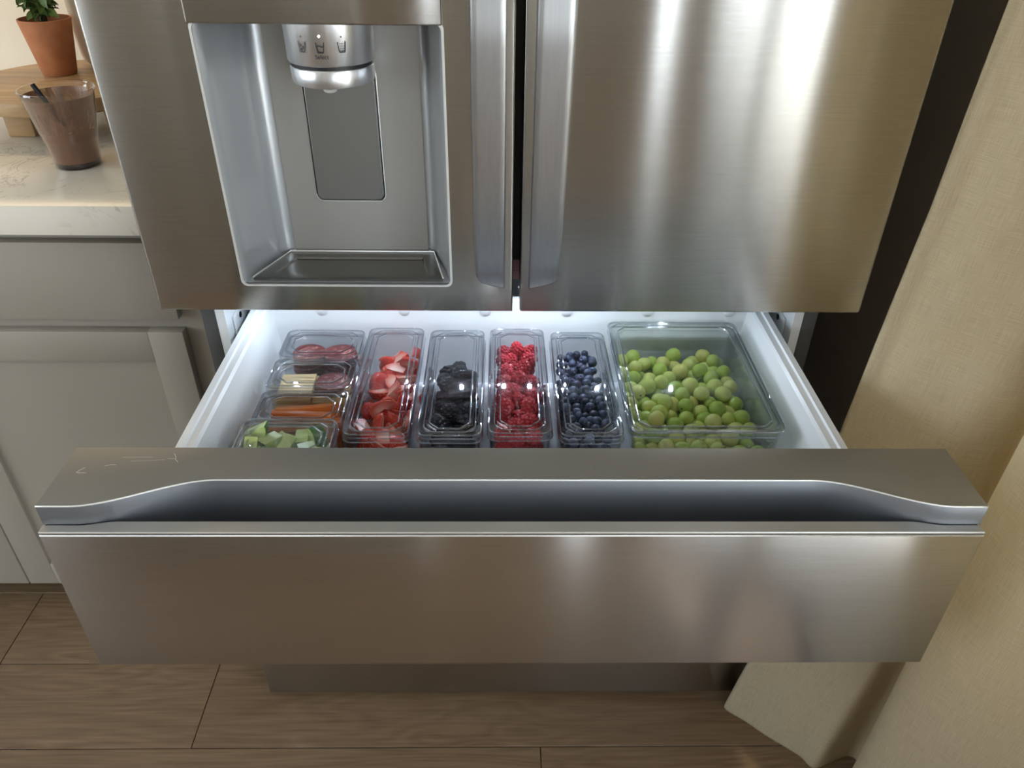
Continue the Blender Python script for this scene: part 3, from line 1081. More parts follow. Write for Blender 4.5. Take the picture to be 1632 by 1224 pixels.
for k in range(20):
    a = k * 2.4
    tip = Vector((PX + 0.082 * math.cos(a) * random.uniform(.45, 1.05) - 0.012, PY + 0.05 * math.sin(a) * random.uniform(.3, 1) - 0.005, PZ + random.uniform(0.112, 0.22)))
    b0 = Vector((PX + 0.006 * math.cos(a) - 0.003, PY + 0.006 * math.sin(a), PZ + 0.071))
    mid_ = Vector((PX + (tip.x - PX) * 0.2, PY + (tip.y - PY) * 0.2, PZ + 0.12))
    pth = catmull([b0, mid_, tip], 5)
    if (tip.xy - Vector((-0.775, 1.606))).length < 0.085:
        continue
    st = put('stem', bm_tube(pth, 0.0011, 5), M_stem, plant)
    for i in range(4, len(pth)):
        for r_ in range(2):
            if (pth[i].xy - Vector((-0.775, 1.606))).length < 0.095:
                continue
            lf = bpy.data.objects.new('leaf', lme)
            COL.objects.link(lf)
            lf.parent = plant
            lf.location = pth[i] - Vector((PX, PY, PZ))
            lf.rotation_euler = (random.uniform(-1.0, 0.5), random.uniform(-0.6, 0.6), random.uniform(0, 2 * PI))
            q = random.uniform(0.85, 1.3)
            lf.scale = (q, q, q)
VX, VY = -0.7750, 1.6060
bm = bm_lathe([(0.030, 0.9902), (0.039, 0.992), (0.0485, 1.000), (0.0530, 1.014), (0.0548, 1.04), (0.0550, 1.10), (0.0530, 1.18), (0.047, 1.25), (0.036, 1.285), (0.034, 1.31), (0.040, 1.325), (0.037, 1.325), (0.031, 1.31), (0.031, 1.29)], VX, VY, 56, True, False)
vs_ = auto(put('vase', bm, M_vase, org=(VX, VY, 0.9902)), 40)
tag(vs_, 'tall cream ceramic vase with rounded base between plant and fridge', 'vase')

CX, CY = -0.700, 1.238
cup = thing('drink_cup', 'clear plastic cup with the rest of a chocolate drink on the worktop', 'cup', (CX, CY, 0.9141))
wall = [(0.0335, 0.9142), (0.0345, 0.918), (0.0395, 0.957), (0.0405, 0.958), (0.0412, 0.962), (0.0525, 1.026), (0.0545, 1.0285), (0.0555, 1.031), (0.0545, 1.0335), (0.0528, 1.0335)]
auto(put('cup_wall', bm_lathe(wall, CX, CY, 56, True, False), M_cup, cup), 40)
auto(put('drink', bm_lathe([(0.0325, 0.923), (0.0333, 0.9235), (0.0386, 0.957), (0.0398, 0.962), (0.0418, 0.973), (0.030, 0.9725)], CX, CY, 48, True, True), M_choc, cup), 40)
auto(put('syrup', bm_lathe([(0.0325, 0.9155), (0.0334, 0.919), (0.0330, 0.9232)], CX, CY, 48, True, True), M_chocdark, cup), 40)
auto(put('chocolate_film', bm_lathe([(0.0417, 0.972), (0.0505, 1.020), (0.0515, 1.024)], CX, CY, 56, False, False), M_film, cup), 60)
sw = auto(put('straw', bm_tube([(-0.7330, 1.236, 1.0385), (-0.712, 1.2325, 1.000), (-0.698, 1.230, 0.975)], 0.0037, 12), M_straw), 50)
sw.location = (0, 0, 0)
tag(sw, 'short black straw leaning inside the chocolate drink cup', 'straw')

# ================================================================== CURTAIN
cur = thing('curtain', 'floor-length cream linen curtain hanging beside the refrigerator', 'curtain', (0.6, 0.7, 0))
low = [(0.640, 0.99), (0.560, 0.950), (0.492, 0.915), (0.470, 0.876), (0.446, 0.858), (0.418, 0.856), (0.440, 0.828), (0.480, 0.792), (0.522, 0.752), (0.556, 0.735), (0.610, 0.752), (0.628, 0.735), (0.588, 0.700), (0.562, 0.645), (0.585, 0.570), (0.650, 0.520), (0.690, 0.470), (0.650, 0.410), (0.670, 0.320), (0.720, 0.260), (0.690, 0.200)]
midp = [(0.640, 0.99), (0.580, 0.955), (0.518, 0.915), (0.488, 0.885), (0.474, 0.868), (0.471, 0.850), (0.480, 0.830), (0.510, 0.795), (0.552, 0.757), (0.586, 0.735), (0.628, 0.742), (0.645, 0.720), (0.588, 0.690), (0.548, 0.640), (0.580, 0.565), (0.650, 0.520), (0.695, 0.470), (0.655, 0.410), (0.670, 0.320), (0.720, 0.260), (0.690, 0.200)]
high = [(0.655, 1.00), (0.620, 0.965), (0.570, 0.920), (0.540, 0.890), (0.526, 0.868), (0.522, 0.848), (0.534, 0.826), (0.570, 0.790), (0.610, 0.762), (0.645, 0.750), (0.672, 0.735), (0.672, 0.705), (0.610, 0.680), (0.560, 0.630), (0.600, 0.560), (0.670, 0.520), (0.705, 0.470), (0.665, 0.410), (0.680, 0.320), (0.725, 0.260), (0.700, 0.200)]
NU = 9
cl, cm, ch = catmull([(a, b, 0) for a, b in low], NU), catmull([(a, b, 0) for a, b in midp], NU), catmull([(a, b, 0) for a, b in high], NU)
nz = 70
loops = []
ztop = 2.38
for j in range(nz + 1):
    f = j / nz
    z = 0.0025 + (ztop - 0.0025) * (f ** 1.5)
    row = []
    for i in range(len(cl)):
        if z < 0.55:
            q = z / 0.55
            q = q * q * (3 - 2 * q)
            q = q ** 0.55
            p = cl[i].lerp(cm[i], q)
        else:
            q = (z - 0.55) / (ztop - 0.55)
            p = cm[i].lerp(ch[i], min(1, q * 2.0) if q < 0.5 else 1)
        # soft irregularity of hanging cloth
        wob = 0.004 * math.sin(i * 0.21 + z * 3.1) + 0.003 * math.sin(i * 0.37 - z * 5.3)
        row.append((p.x + wob, p.y + wob * 0.4, z))
    loops.append(row)
bm = bmesh.new()
L = [[bm.verts.new(p) for p in lp] for lp in loops]
uv = bm.loops.layers.uv.new('UVMap')
acc = [0.0]
for a, b in zip(cm, cm[1:]):
    acc.append(acc[-1] + (b - a).length)
for j in range(nz):
    for i in range(len(cl) - 1):
        f = bm.faces.new((L[j][i], L[j][i + 1], L[j + 1][i + 1], L[j + 1][i]))
        for lp, (ii, jj) in zip(f.loops, ((i, j), (i + 1, j), (i + 1, j + 1), (i, j + 1))):
            lp[uv].uv = (acc[ii], loops[jj][0][2])
sheet = put('cloth', bm, M_linen, cur, smooth=True)
solidify(sheet, 0.0016, 0)
auto(put('curtain_rod', bm_tube([(0.70, 1.0, 2.40), (0.70, -2.3, 2.40)], 0.012, 12), M_black, cur), 50)
for yy in (0.96, -0.7, -2.25):
    box('rod_bracket', 0.70, RX1 - 0.0005, yy - 0.006, yy + 0.006, 2.394, 2.406, M_black, cur)


# ================================================================== CONTAINERS
ZFL = 0.6465       # drawer floor
ORD = ['first', 'second', 'third', 'fourth', 'fifth', 'sixth', 'seventh', 'eighth', 'ninth', 'tenth', 'eleventh', 'twelfth', 'thirteenth', 'fourteenth', 'fifteenth',
       'sixteenth', 'seventeenth', 'eighteenth', 'nineteenth', 'twentieth', 'twenty-first', 'twenty-second', 'twenty-third', 'twenty-fourth', 'twenty-fifth', 'twenty-sixth', 'twenty-seventh', 'twenty-eighth', 'twenty-ninth', 'thirtieth', 'thirty-first', 'thirty-second', 'thirty-third', 'thirty-fourth', 'thirty-fifth', 'thirty-sixth', 'thirty-seventh', 'thirty-eighth', 'thirty-ninth', 'fortieth', 'forty-first', 'forty-second', 'forty-third', 'forty-fourth', 'forty-fifth']


def container(name, x0, x1, y0, y1, ztop, label, group, M=M_clear, raise_=0.0, long_lid=True):
    cx_, cy_ = (x0 + x1) / 2, (y0 + y1) / 2
    zb = ZFL + raise_
    c = thing(name, label, 'container', (cx_, cy_, zb), group)
    r = 0.012
    ins = lambda d, rad, ch=False: rrect(x0 + d, x1 - d, y0 + d, y1 - d, rad, 5, ch)
    H_ = ztop - 0.011
    loops = [(ins(0.0105, 0.008), zb + 0.0006), (ins(0.0075, 0.010), zb + 0.003), (ins(0.0045, 0.011), zb + 0.05), (ins(0.003, 0.011), H_ - 0.004), (ins(0.0022, 0.011), H_ - 0.0035), (ins(0.0022, 0.011), H_ + 0.004)]
    bm = bm_loft([[(x, y, z) for x, y in q] for q, z in loops], True, True, False)
    bmesh.ops.recalc_face_normals(bm, faces=bm.faces)
    b = auto(put('box', bm, M, c), 40)
    solidify(b, 0.0014)
    L_ = [(ins(0.0, r), ztop - 0.0125), (ins(0.0002, r), ztop - 0.0122), (ins(0.0012, r), ztop - 0.0025), (ins(0.0022, r - 0.001), ztop - 0.0008), (ins(0.004, r - 0.002), ztop), (ins(0.0085, 0.010), ztop),
          (ins(0.0098, 0.013, True), ztop - 0.0035), (ins(0.0120, 0.012, True), ztop - 0.0035), (ins(0.0132, 0.0125, True), ztop - 0.0005), (ins(0.0155, 0.012, True), ztop - 0.0005), (ins(0.0168, 0.0115, True), ztop - 0.003)]
    bm = bm_loft([[(x, y, z) for x, y in q] for q, z in L_], True, False, True)
    bmesh.ops.recalc_face_normals(bm, faces=bm.faces)
    l = auto(put('lid', bm, M, c), 22)
    solidify(l, 0.0012)
    for q, z, rad in ((ins(0.0022, r - 0.001), ztop - 0.0012, 0.0011), (ins(0.0092, 0.0105, True), ztop - 0.0012, 0.0009), (ins(0.0160, 0.012, True), ztop - 0.0012, 0.0010), (ins(0.0006, r), ztop - 0.0120, 0.0008)):
        lp_ = [(x, y, z) for x, y in q]
        put('rim_bead', bm_tube(lp_ + lp_[:1], rad, 6, False), M_glint, l, smooth=True)  # added tubes, standing in for glints and refraction on the lid ridges
    return c


LZ = 0.755
GB = 'berry boxes in the drawer'
GS = 'small snack boxes in the drawer'
BOX = dict(strawberry=(-0.2095, -0.1255, 0.730, 0.988), blackberry=(-0.1195, -0.0370, 0.731, 0.986), raspberry=(-0.0320, 0.0500, 0.735, 0.989), blueberry=(0.0565, 0.1385, 0.732, 0.983))
container('storage_box', *BOX['strawberry'], LZ + 0.002, 'long clear lidded box filled with cut strawberries', GB)
container('storage_box', *BOX['blackberry'], LZ, 'long clear lidded box filled with black blackberries', GB)
container('storage_box', *BOX['raspberry'], LZ + 0.001, 'long clear lidded box filled with red raspberries', GB)
container('storage_box', *BOX['blueberry'], LZ - 0.001, 'long clear lidded box filled with dark blueberries', GB)
SB = dict(salami=(-0.3290, -0.2125, 0.9075, 0.985), cheese=(-0.3285, -0.2120, 0.8305, 0.9065), carrot=(-0.3270, -0.2115, 0.7535, 0.8295), cucumber=(-0.3275, -0.2120, 0.6740, 0.7505))
container('snack_box', *SB['salami'], LZ, 'small clear lidded box with salami slices at the rear of the drawer', GS)
container('snack_box', *SB['cheese'], LZ, 'small clear lidded box with sliced cheese and salami', GS)
container('snack_box', *SB['carrot'], LZ, 'small clear lidded box with orange carrot sticks', GS)
container('snack_box', *SB['cucumber'], LZ + 0.013, 'small clear lidded box with cucumber chunks behind the drawer front', GS)

# big bin
gx0, gx1, gy0, gy1 = 0.1450, 0.3385, 0.738, 1.008
gb = thing('grape_bin', 'large clear lidded bin filled with green grapes', 'container', ((gx0 + gx1) / 2, (gy0 + gy1) / 2, ZFL))
ins = lambda d, rad, ch=False: rrect(gx0 + d, gx1 - d, gy0 + d, gy1 - d, rad, 6, ch)
GZ = 0.7560
bm = bm_loft([[(x, y, z) for x, y in q] for q, z in ((ins(0.012, 0.009), ZFL + 0.0006), (ins(0.009, 0.011), ZFL + 0.004), (ins(0.004, 0.012), GZ - 0.013), (ins(0.0028, 0.013), GZ - 0.0125), (ins(0.0028, 0.013), GZ - 0.004))], True, True, False)
bmesh.ops.recalc_face_normals(bm, faces=bm.faces)
o = auto(put('box', bm, M_bin, gb), 40)
solidify(o, 0.0024)
bm = bm_loft([[(x, y, z) for x, y in q] for q, z in ((ins(0.0, 0.013), GZ - 0.009), (ins(0.0, 0.013), GZ - 0.002), (ins(0.0012, 0.012), GZ), (ins(0.0045, 0.010), GZ), (ins(0.0058, 0.012, True), GZ - 0.003), (ins(0.0085, 0.012, True), GZ - 0.003), (ins(0.0098, 0.0125, True), GZ - 0.0005), (ins(0.0125, 0.012, True), GZ - 0.0008), (ins(0.0140, 0.0115, True), GZ - 0.0045))], True, False, True)
bmesh.ops.recalc_face_normals(bm, faces=bm.faces)
o = auto(put('lid', bm, M_bin, gb), 22)
solidify(o, 0.0022)
for q, z, rad in ((ins(0.0010, 0.012), GZ - 0.0008, 0.0016), (ins(0.0052, 0.0105, True), GZ - 0.0008, 0.0011), (ins(0.0134, 0.012, True), GZ - 0.0012, 0.0013), (ins(0.0006, 0.013), GZ - 0.0086, 0.0011)):
    lp_ = [(x, y, z) for x, y in q]
    put('rim_bead', bm_tube(lp_ + lp_[:1], rad, 8, False), M_glint, o, smooth=True)
# moulded grip on the front of the bin
xm = (gx0 + gx1) / 2
gp = [(-0.082, 0.742), (-0.060, 0.742), (-0.052, 0.7365), (-0.044, 0.731), (0.044, 0.731), (0.052, 0.7365), (0.060, 0.742), (0.082, 0.742)]
path = [(xm + x, gy0 + 0.0010, z) for x, z in gp]
auto(put('grip_ridge', bm_tube(catmull(path, 4), 0.0016, 8), M_bin, gb), 60)
path = [(xm + x, gy0 + 0.0015, z) for x, z in ((-0.074, 0.737), (-0.066, 0.732), (-0.061, 0.722), (-0.058, 0.70), (-0.05, 0.69), (0.05, 0.69), (0.058, 0.70), (0.061, 0.722), (0.066, 0.732), (0.074, 0.737))]
auto(put('grip_ridge', bm_tube(catmull(path, 4), 0.0014, 8), M_bin, gb), 60)


# ================================================================== FOOD
def pack(x0, x1, y0, y1, z0, zmax, n, rfun, tries=14, squash=0.9, seed=1):
    rnd = random.Random(seed)
    out = []
    fails = 0
    while len(out) < n and fails < 80:
        r = rfun(rnd)
        best = None
        for _ in range(tries):
            x = rnd.uniform(x0 + r, x1 - r)
            y = rnd.uniform(y0 + r, y1 - r)
            z = z0 + r
            for (a, b, c, s) in out:
                dd = (a - x) ** 2 + (b - y) ** 2
                R2 = ((r + s) * squash) ** 2
                if dd < R2:
                    z = max(z, c + math.sqrt(R2 - dd))
            if best is None or z < best[2]:
                best = (x, y, z, r)
        if best[2] + r > zmax:
            fails += 1
            continue
        out.append(best)
    return out


def visible(items):
    vis = []
    for i, (x, y, z, r) in enumerate(items):
        p0 = Vector((x, y, z))
        d0 = (CAM - p0).normalized()
        a = d0.cross(Vector((0, 0, 1))).normalized()
        b = d0.cross(a)
        free = 0
        for k in range(7):
            q = p0 + d0 * r * 0.6
            if k:
                q = p0 + d0 * r * 0.5 + (a * math.cos(k) + b * math.sin(k)) * r * 0.65
            d = (CAM - q).normalized()
            ok = True
            for j, (X, Y, Z, R_) in enumerate(items):
                if j == i:
                    continue
                w = Vector((X, Y, Z)) - q
                tq = w.dot(d)
                if tq > 0 and (w - d * tq).length < R_ * 0.97:
                    ok = False
                    break
            free += ok
        vis.append(free >= 2)
    return vis


def label_pile(items, vis, ncol, x0, x1, colname, text, hidden):
    """labels by column (across the box) and order from the front end of the box"""
    cols = {}
    for i, it in enumerate(items):
        if vis[i]:
            c = min(ncol - 1, int((it[0] - x0) / (x1 - x0) * ncol))
            cols.setdefault(c, []).append(i)
    lab = {}
    for c, ids in cols.items():
        ids.sort(key=lambda i: items[i][1])
        for k, i in enumerate(ids):
            lab[i] = text.format(n=ORD[min(k, len(ORD) - 1)], c=colname[c])
    return [lab.get(i, hidden) for i in range(len(items))]


def place(name, me, it, cat, label, group, rot=None, sc=1.0, child=None):
    o = bpy.data.objects.new(name, me)
    COL.objects.link(o)
    o.location = it[:3]
    if rot is None:
        rot = (random.uniform(0, 6.28), random.uniform(0, 6.28), random.uniform(0, 6.28))
    o.rotation_euler = rot
    o.scale = (sc, sc, sc) if isinstance(sc, (int, float)) else sc
    tag(o, label, cat, group)
    return o


def mesh_of(name, bm, mats, smooth=True):
    me = bpy.data.meshes.new(name)
    bm.normal_update()
    bm.to_mesh(me)
    bm.free()
    for q in (mats if isinstance(mats, (list, tuple)) else [mats]):
        me.materials.append(q)
    if smooth:
        me.shade_smooth()
    return me


random.seed(21)
# ---- grapes
bm = bmesh.new()
bmesh.ops.create_uvsphere(bm, u_segments=20, v_segments=14, radius=1.0)
for v in bm.verts:
    v.co.z *= 1.12
    if v.co.z > 1.0:
        v.co.z -= 0.06
grape_me = mesh_of('grape', bm, M_grape)
sc_me = mesh_of('stem_scar', bm_lathe([(0.16, 0.0), (0.10, 0.05), (0.05, 0.02)], seg=8, cap0=False, cap1=True), M_scar)
items = pack(gx0 + 0.0095, gx1 - 0.0095, gy0 + 0.0095, gy1 - 0.0095, ZFL + 0.003, 0.7215, 270, lambda r: r.uniform(0.0096, 0.0121), 16, 0.90, 3)
vis = visible(items)
cn = ['against the wall beside the blueberry box', 'in second row from the blueberry box', 'in third row from the blueberry box', 'in fourth row from the blueberry box',
      'in third row from the curtain-side wall', 'in second row from the curtain-side wall', 'against the curtain-side wall']
labs = label_pile(items, vis, 7, gx0 + 0.008, gx1 - 0.008, cn, 'green grape {c}, {n} from the front of the bin', 'green grape buried under the top layer in the large bin')
for k, (it, lb_) in enumerate(zip(items, labs)):
    g = place('grape', grape_me, it, 'grape', lb_, 'grapes in the large bin', sc=it[3])
    if vis[k] and k % 4 == 0:
        s = bpy.data.objects.new('stem_scar', sc_me)
        COL.objects.link(s)
        s.parent = g
        s.location = (0, 0, 1.055)

# ---- drupelet berries
def drupe_mesh(name, m, n, rx, rz, dr, hollow, seed, sub=2):
    rnd = random.Random(seed)
    bm = bmesh.new()
    bmesh.ops.create_icosphere(bm, subdivisions=2, radius=1.0, matrix=Matrix.Diagonal((rx * 0.93, rx * 0.93, rz * 0.93, 1)))
    ga = PI * (3 - math.sqrt(5))
    for i in range(n):
        zc = 1 - 2 * (i + 0.5) / n
        if hollow and zc > 0.86:
            continue
        rr0 = math.sqrt(1 - zc * zc)
        a = ga * i
        taper = 1.0 + 0.10 * zc
        p = Vector((rx * rr0 * math.cos(a) * taper, rx * rr0 * math.sin(a) * taper, rz * zc))
        bmesh.ops.create_icosphere(bm, subdivisions=sub, radius=dr * rnd.uniform(0.88, 1.12), matrix=Matrix.Translation(p))
    return mesh_of(name, bm, m)


rasp_me = [drupe_mesh('raspberry', M_rasp, 50, 0.0086, 0.0103, 0.0026, True, s, 2) for s in (1, 2)]
black_me = [drupe_mesh('blackberry', M_blackb, 34, 0.0084, 0.0112, 0.0037, False, s, 2) for s in (3, 4)]


def berry_box(key, mes, rfun, rnom, n, zmax, seed, cn, text, hidden, cat, group):
    x0, x1, y0, y1 = BOX[key]
    its = pack(x0 + 0.0085, x1 - 0.0085, y0 + 0.0088, y1 - 0.0085, ZFL + 0.003, zmax, n, rfun, 14, 0.86, seed)
    vs2 = visible(its)
    lb2 = label_pile(its, vs2, len(cn), x0, x1, cn, text, hidden)
    for k, (it, l) in enumerate(zip(its, lb2)):
        place(key, mes[k % len(mes)], it, cat, l, group, sc=it[3] / rnom)


berry_box('raspberry', rasp_me, lambda r: r.uniform(0.0100, 0.0122), 0.0112, 140, 0.7475, 5,
          ['on the blackberry side', 'along the middle', 'on the blueberry side'], 'red raspberry {c} of its clear box, {n} from the front', 'red raspberry buried under the top layer of its box', 'raspberry', 'raspberries in the clear box')
berry_box('blackberry', black_me, lambda r: r.uniform(0.0108, 0.0130), 0.0122, 70, 0.722, 6,
          ['on the strawberry side', 'along the middle', 'on the raspberry side'], 'black blackberry {c} of its clear box, {n} from the front', 'black blackberry buried under the top layer of its box', 'blackberry', 'blackberries in the clear box')

# ---- blueberries: lower layers as one mass, the top ones each an object
bm = bmesh.new()
prof_b = []
for i in range(11):
    a = PI * i / 10
    r_, z_ = math.sin(a), -math.cos(a) * 0.9
    prof_b.append((r_, z_))
prof_b = prof_b[:-2] + [(0.42, 0.80), (0.36, 0.93), (0.28, 0.80), (0.10, 0.74)]
prof_b[0] = (0.02, -0.9)
bl_me = mesh_of('blueberry', bm_lathe(prof_b, seg=16, cap0=True, cap1=True), M_blue)
x0, x1, y0, y1 = BOX['blueberry']
its = pack(x0 + 0.0098, x1 - 0.0098, y0 + 0.0098, y1 - 0.0098, ZFL + 0.003, 0.7335, 700, lambda r: r.uniform(0.0056, 0.0071), 9, 0.93, 9)
vs2 = visible(its)
show = [i for i in range(len(its)) if vs2[i]]
lb2 = label_pile(its, vs2, 5, x0, x1, ['on the raspberry side', 'left of the middle line', 'along the middle line', 'between middle line and grape side', 'on the grape side'], 'blueberry {c} of its clear box, {n} from the front', '')
bm = bmesh.new()
for i, it in enumerate(its):
    if i in set(show):
        continue
    bmesh.ops.create_icosphere(bm, subdivisions=1, radius=it[3], matrix=Matrix.Translation(it[:3]))
mass = put('blueberry_bed', bm, M_blue, smooth=True)
mass['kind'] = 'stuff'
tag(mass, 'mass of blueberries beneath the top layer in the clear box', 'blueberries')
for i in show:
    it = its[i]
    tilt = (random.uniform(-1.2, 1.2), random.uniform(-1.2, 1.2), random.uniform(0, 6.28))
    place('blueberry', bl_me, it, 'blueberry', lb2[i].replace('left of the middle line', 'between middle line and raspberry side'), 'blueberries in the clear box', tilt, it[3])

# ---- strawberries: cut berries
def strawberry_mesh(seed, cuts):
    rnd = random.Random(seed)
    prof = [(0.001, -0.017), (0.005, -0.0155), (0.0095, -0.010), (0.0125, -0.002), (0.0135, 0.005), (0.0120, 0.0105), (0.008, 0.0128), (0.002, 0.0132)]
    bm = bm_lathe(prof, seg=22, cap0=True, cap1=True)
    for co, no in cuts:
        geom = list(bm.verts) + list(bm.edges) + list(bm.faces)
        res = bmesh.ops.bisect_plane(bm, geom=geom, plane_co=co, plane_no=no, clear_outer=True)
        ed = [e for e in res['geom_cut'] if isinstance(e, bmesh.types.BMEdge)]
        fl = bmesh.ops.edgeloop_fill(bm, edges=ed)
        for f in fl['faces']:
            f.material_index = 1
    # seeds on the skin
    skin = [f for f in bm.faces if f.material_index == 0 and f.calc_area() > 2e-6]
    bmesh.ops.recalc_face_normals(bm, faces=bm.faces)
    pts = [(f.calc_center_median(), f.normal.copy()) for f in skin if rnd.random() < 0.55]
    for p, nrm in pts:
        q = nrm.to_track_quat('Z', 'Y').to_matrix().to_4x4()
        before = set(bm.faces)
        bmesh.ops.create_icosphere(bm, subdivisions=1, radius=1.0, matrix=Matrix.Translation(p) @ q @ Matrix.Diagonal((0.0005, 0.0008, 0.0003, 1)))
        for f in set(bm.faces) - before:
            f.material_index = 2
    c = sum((v.co for v in bm.verts), Vector()) / len(bm.verts)
    me = mesh_of('strawberry_piece', bm, [M_sskin, M_sflesh, M_seed], smooth=False)
    for p in me.polygons:
        p.use_smooth = p.material_index != 1
    return me


X_, Y_, Z_ = Vector((1, 0, 0)), Vector((0, 1, 0)), Vector((0, 0, 1))
straw_me = [strawberry_mesh(1, [((0, 0, 0), X_)]), strawberry_mesh(2, [((0, 0, 0), X_), ((0, 0, 0), Y_)]), strawberry_mesh(3, [((0, 0, 0), X_), ((0, 0, 0.003), Z_)]),
            strawberry_mesh(4, [((0, 0, 0), X_), ((0, 0, -0.001), -Z_)]), strawberry_mesh(5, [((0, 0, 0), (X_ + Y_ * 0.3).normalized()), ((0, 0, 0), (Y_ - X_ * 0.4).normalized())])]
x0, x1, y0, y1 = BOX['strawberry']
its = pack(x0 + 0.0085, x1 - 0.0085, y0 + 0.0085, y1 - 0.0085, ZFL + 0.0035, 0.7435, 130, lambda r: r.uniform(0.0105, 0.0130), 14, 0.74, 12)
vs2 = visible(its)
lb2 = label_pile(its, vs2, 3, x0, x1, ['on the snack box side', 'along the middle', 'on the blackberry side'], 'cut strawberry piece {c} of its clear box, {n} from the front', 'cut strawberry piece buried under the top layer of its box')
for k, (it, l) in enumerate(zip(its, lb2)):
    place('strawberry_piece', straw_me[k % 5], it, 'strawberry', l, 'cut strawberries in the clear box', sc=it[3] / 0.0107)


# ---- carrots
def stick(l, w, h, taper, bend):
    loops = []
    for i in range(7):
        f = i / 6
        s = 1 - taper * f
        y = bend * math.sin(f * PI)
        q = rrect(-w / 2 * s, w / 2 * s, -h / 2 * s, h / 2 * s, min(w, h) * 0.18 * s, 2)
        loops.append([((f - 0.5) * l, y + a, b) for a, b in q])
    bm = bm_loft(loops, True, True, True)
    bmesh.ops.recalc_face_normals(bm, faces=bm.faces)
    return bm


random.seed(33)
x0, x1, y0, y1 = SB['carrot']
cm_x, cm_y = (x0 + x1) / 2, (y0 + y1) / 2
cw = ['at the bottom against the cheese box wall', 'at the bottom behind the middle', 'at the bottom in the middle', 'at the bottom nearest the cucumber box', 'low beside the cheese box wall', 'low in the middle', 'low near the cucumber box', 'lying on top beside the cheese box', 'lying slanted on top in the middle', 'lying on top near the cucumber box', 'short and topmost, near the cucumber box']
k = 0
for layer, (cnt, zz) in enumerate(((5, 0.6565), (5, 0.6692), (5, 0.6819), (5, 0.6946), (5, 0.7073), (5, 0.7200), (4, 0.7332))):
    for i in range(cnt):
        yy = y0 + 0.0145 + (y1 - y0 - 0.029) * i / (cnt - 1)
        L_ = random.uniform(0.074, 0.090)
        a = random.uniform(-0.06, 0.06) if layer < 6 else (-0.12, 0.10, -0.09, 0.16)[i]
        me = mesh_of('carrot_stick', stick(L_, random.uniform(0.011, 0.0125), random.uniform(0.0115, 0.0128), random.uniform(0.05, 0.35), random.uniform(-0.002, 0.002)), M_carrot)
        for p in me.polygons:
            p.use_smooth = False
        lay = ('bottom', 'second', 'third', 'fourth', 'fifth', 'sixth', 'top')[layer]
        place('carrot_stick', me, (cm_x + random.uniform(-0.005, 0.005), yy, zz), 'carrot', 'orange carrot stick in the %s layer, %s from the cucumber box' % (lay, ORD[i]), 'carrot sticks in the small box', (random.uniform(-0.4, 0.4) * (layer == 6), 0.03 * (layer == 6) * random.uniform(-1, 1), a + (PI if random.random() < 0.5 else 0)))

# ---- cheese slices and salami in the second box
x0, x1, y0, y1 = SB['cheese']
random.seed(8)


def slab(w, d, h, b=0.0006):
    return bm_box(-w / 2, w / 2, -d / 2, d / 2, -h / 2, h / 2, b, 1)


for col, xc in enumerate((x0 + 0.0345, x1 - 0.0365)):
    nlay = (19, 16)[col]
    for i in range(nlay):
        me = mesh_of('cheese_slice', slab(0.046, random.uniform(0.046, 0.050), 0.0042), M_cheese, False)
        z = ZFL + 0.0055 + 0.0046 * i
        yc_ = y0 + 0.036 + random.uniform(-0.003, 0.003) - (0.0 if i < nlay - 2 else -0.004)
        side = ('in the stack on the drawer-wall side', 'in the stack beside the strawberry box')[col]
        place('cheese_slice', me, (xc + random.uniform(-0.002, 0.002), yc_, z), 'cheese', 'yellow cheese slice %s, %s from the bottom' % (side, ORD[i]), 'cheese slices in the small box', (0, 0, random.uniform(-0.05, 0.05)))


def salami(r, th, cup):
    bm = bmesh.new()
    loops = []
    for zz in (0, th):
        for rr0 in ((0.0, 0.5, 0.85, 1.0) if zz == 0 else (1.0, 0.85, 0.5, 0.0)):
            q = max(rr0, 0.001) * r
            loops.append([(q * math.cos(2 * PI * i / 28), q * math.sin(2 * PI * i / 28), zz + cup * (rr0 ** 2) * math.cos(4 * PI * i / 28) * r) for i in range(28)])
    return bm_loft(loops, True, True, True)


for i in range(4):
    me = mesh_of('salami_slice', salami(0.024, 0.0018, 0.04), M_salami)
    place('salami_slice', me, (x1 - 0.040 + 0.002 * i, y1 - 0.028 - 0.001 * i, ZFL + 0.0055 + 0.0046 * 16 + 0.0030 * i), 'salami', 'salami slice on the cheese beside the strawberry box, %s from the bottom' % ORD[i], 'salami slices in the cheese box', (0.0, 0.05, random.uniform(0, 3)))
x0, x1, y0, y1 = SB['salami']
for col in range(2):
    xc = (x0 + 0.036, x1 - 0.036)[col]
    for i in range(14):
        me = mesh_of('salami_slice', salami(random.uniform(0.0235, 0.0255), 0.0022, 0.05), M_salami)
        z = ZFL + 0.0055 + 0.0064 * i
        place('salami_slice', me, (xc + random.uniform(-0.003, 0.003), y0 + 0.0385 + random.uniform(-0.002, 0.002), z), 'salami', 'dark red salami slice in the %s, %s from the bottom' % (('stack beside the drawer wall', 'stack beside the strawberry box')[col], ORD[i]), 'salami slices in the rear box', (random.uniform(-0.05, 0.05), random.uniform(-0.05, 0.05), random.uniform(0, 3)))


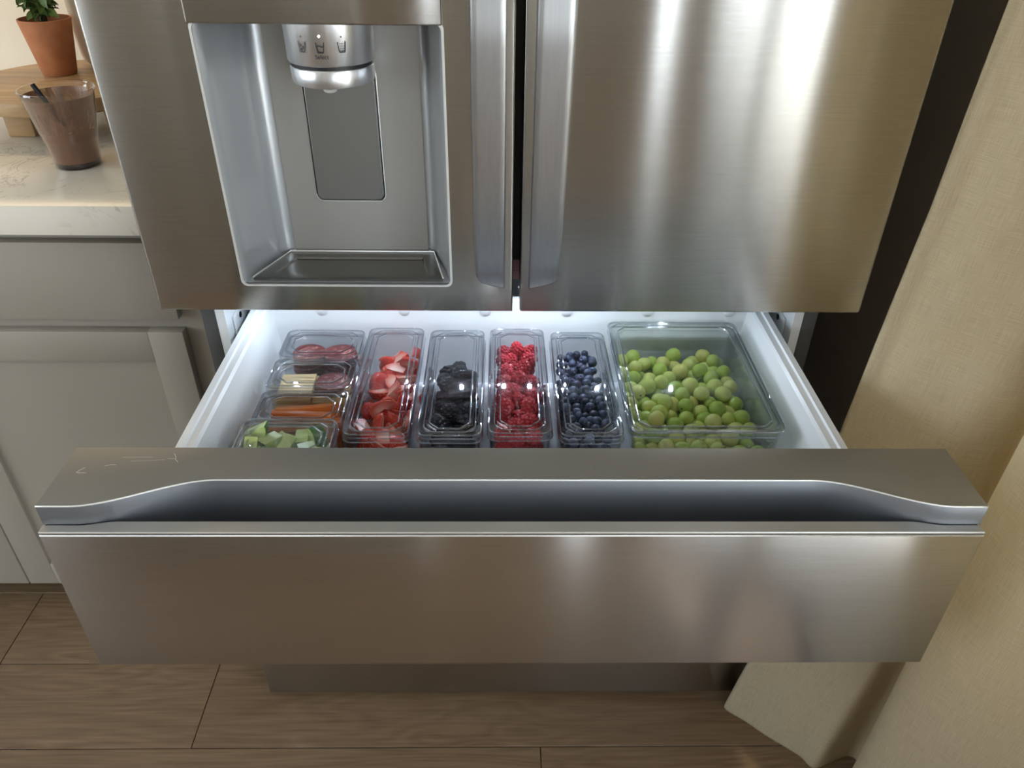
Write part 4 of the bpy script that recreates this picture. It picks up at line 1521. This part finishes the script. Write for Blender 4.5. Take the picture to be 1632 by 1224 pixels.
# ---- cucumber chunks
def cuke(r, l, cuts):
    bm = bm_lathe([(r * 0.97, -l / 2), (r, -l / 2 + 0.0006), (r, l / 2 - 0.0006), (r * 0.97, l / 2)], seg=24, cap0=True, cap1=True)
    for f in bm.faces:
        f.material_index = 1 if abs(f.calc_center_median().z) > l / 2 - 0.0002 else 0
    for co, no in cuts:
        geom = list(bm.verts) + list(bm.edges) + list(bm.faces)
        res = bmesh.ops.bisect_plane(bm, geom=geom, plane_co=co, plane_no=no, clear_outer=True)
        fl = bmesh.ops.edgeloop_fill(bm, edges=[e for e in res['geom_cut'] if isinstance(e, bmesh.types.BMEdge)])
        for f in fl['faces']:
            f.material_index = 1
    bmesh.ops.recalc_face_normals(bm, faces=bm.faces)
    c = sum((v.co for v in bm.verts), Vector()) / len(bm.verts)
    bmesh.ops.translate(bm, verts=bm.verts, vec=-c)
    me = mesh_of('cucumber_chunk', bm, [M_cskin, M_cflesh], False)
    return me


cu_me = [cuke(0.0165, 0.017, [((0, 0, 0), X_)]), cuke(0.0165, 0.020, [((0, 0, 0), X_)]), cuke(0.0165, 0.024, [((0, 0, 0), X_), ((0, 0, 0), Y_)]), cuke(0.0165, 0.019, [((0, 0, 0), Y_)]), cuke(0.016, 0.014, [((0, 0, 0), X_)])]
x0, x1, y0, y1 = SB['cucumber']
its = pack(x0 + 0.006, x1 - 0.006, y0 + 0.006, y1 - 0.006, ZFL + 0.003, 0.770, 70, lambda r: r.uniform(0.0115, 0.0135), 14, 0.80, 4)
vs2 = visible(its)
lb2 = label_pile(its, vs2, 3, x0, x1, ['on the drawer-wall side', 'in the middle', 'on the strawberry side'], 'cucumber chunk {c} of its small box, {n} from the drawer front', 'cucumber chunk buried under the top layer of its box')
random.seed(3)
for k, (it, l) in enumerate(zip(its, lb2)):
    place('cucumber_chunk', cu_me[k % 5], it, 'cucumber', l, 'cucumber chunks in the small box', rot=(random.uniform(0, 6.28), -PI / 2 + random.uniform(-0.7, 0.7), random.uniform(0, 6.28)), sc=it[3] / 0.0138)
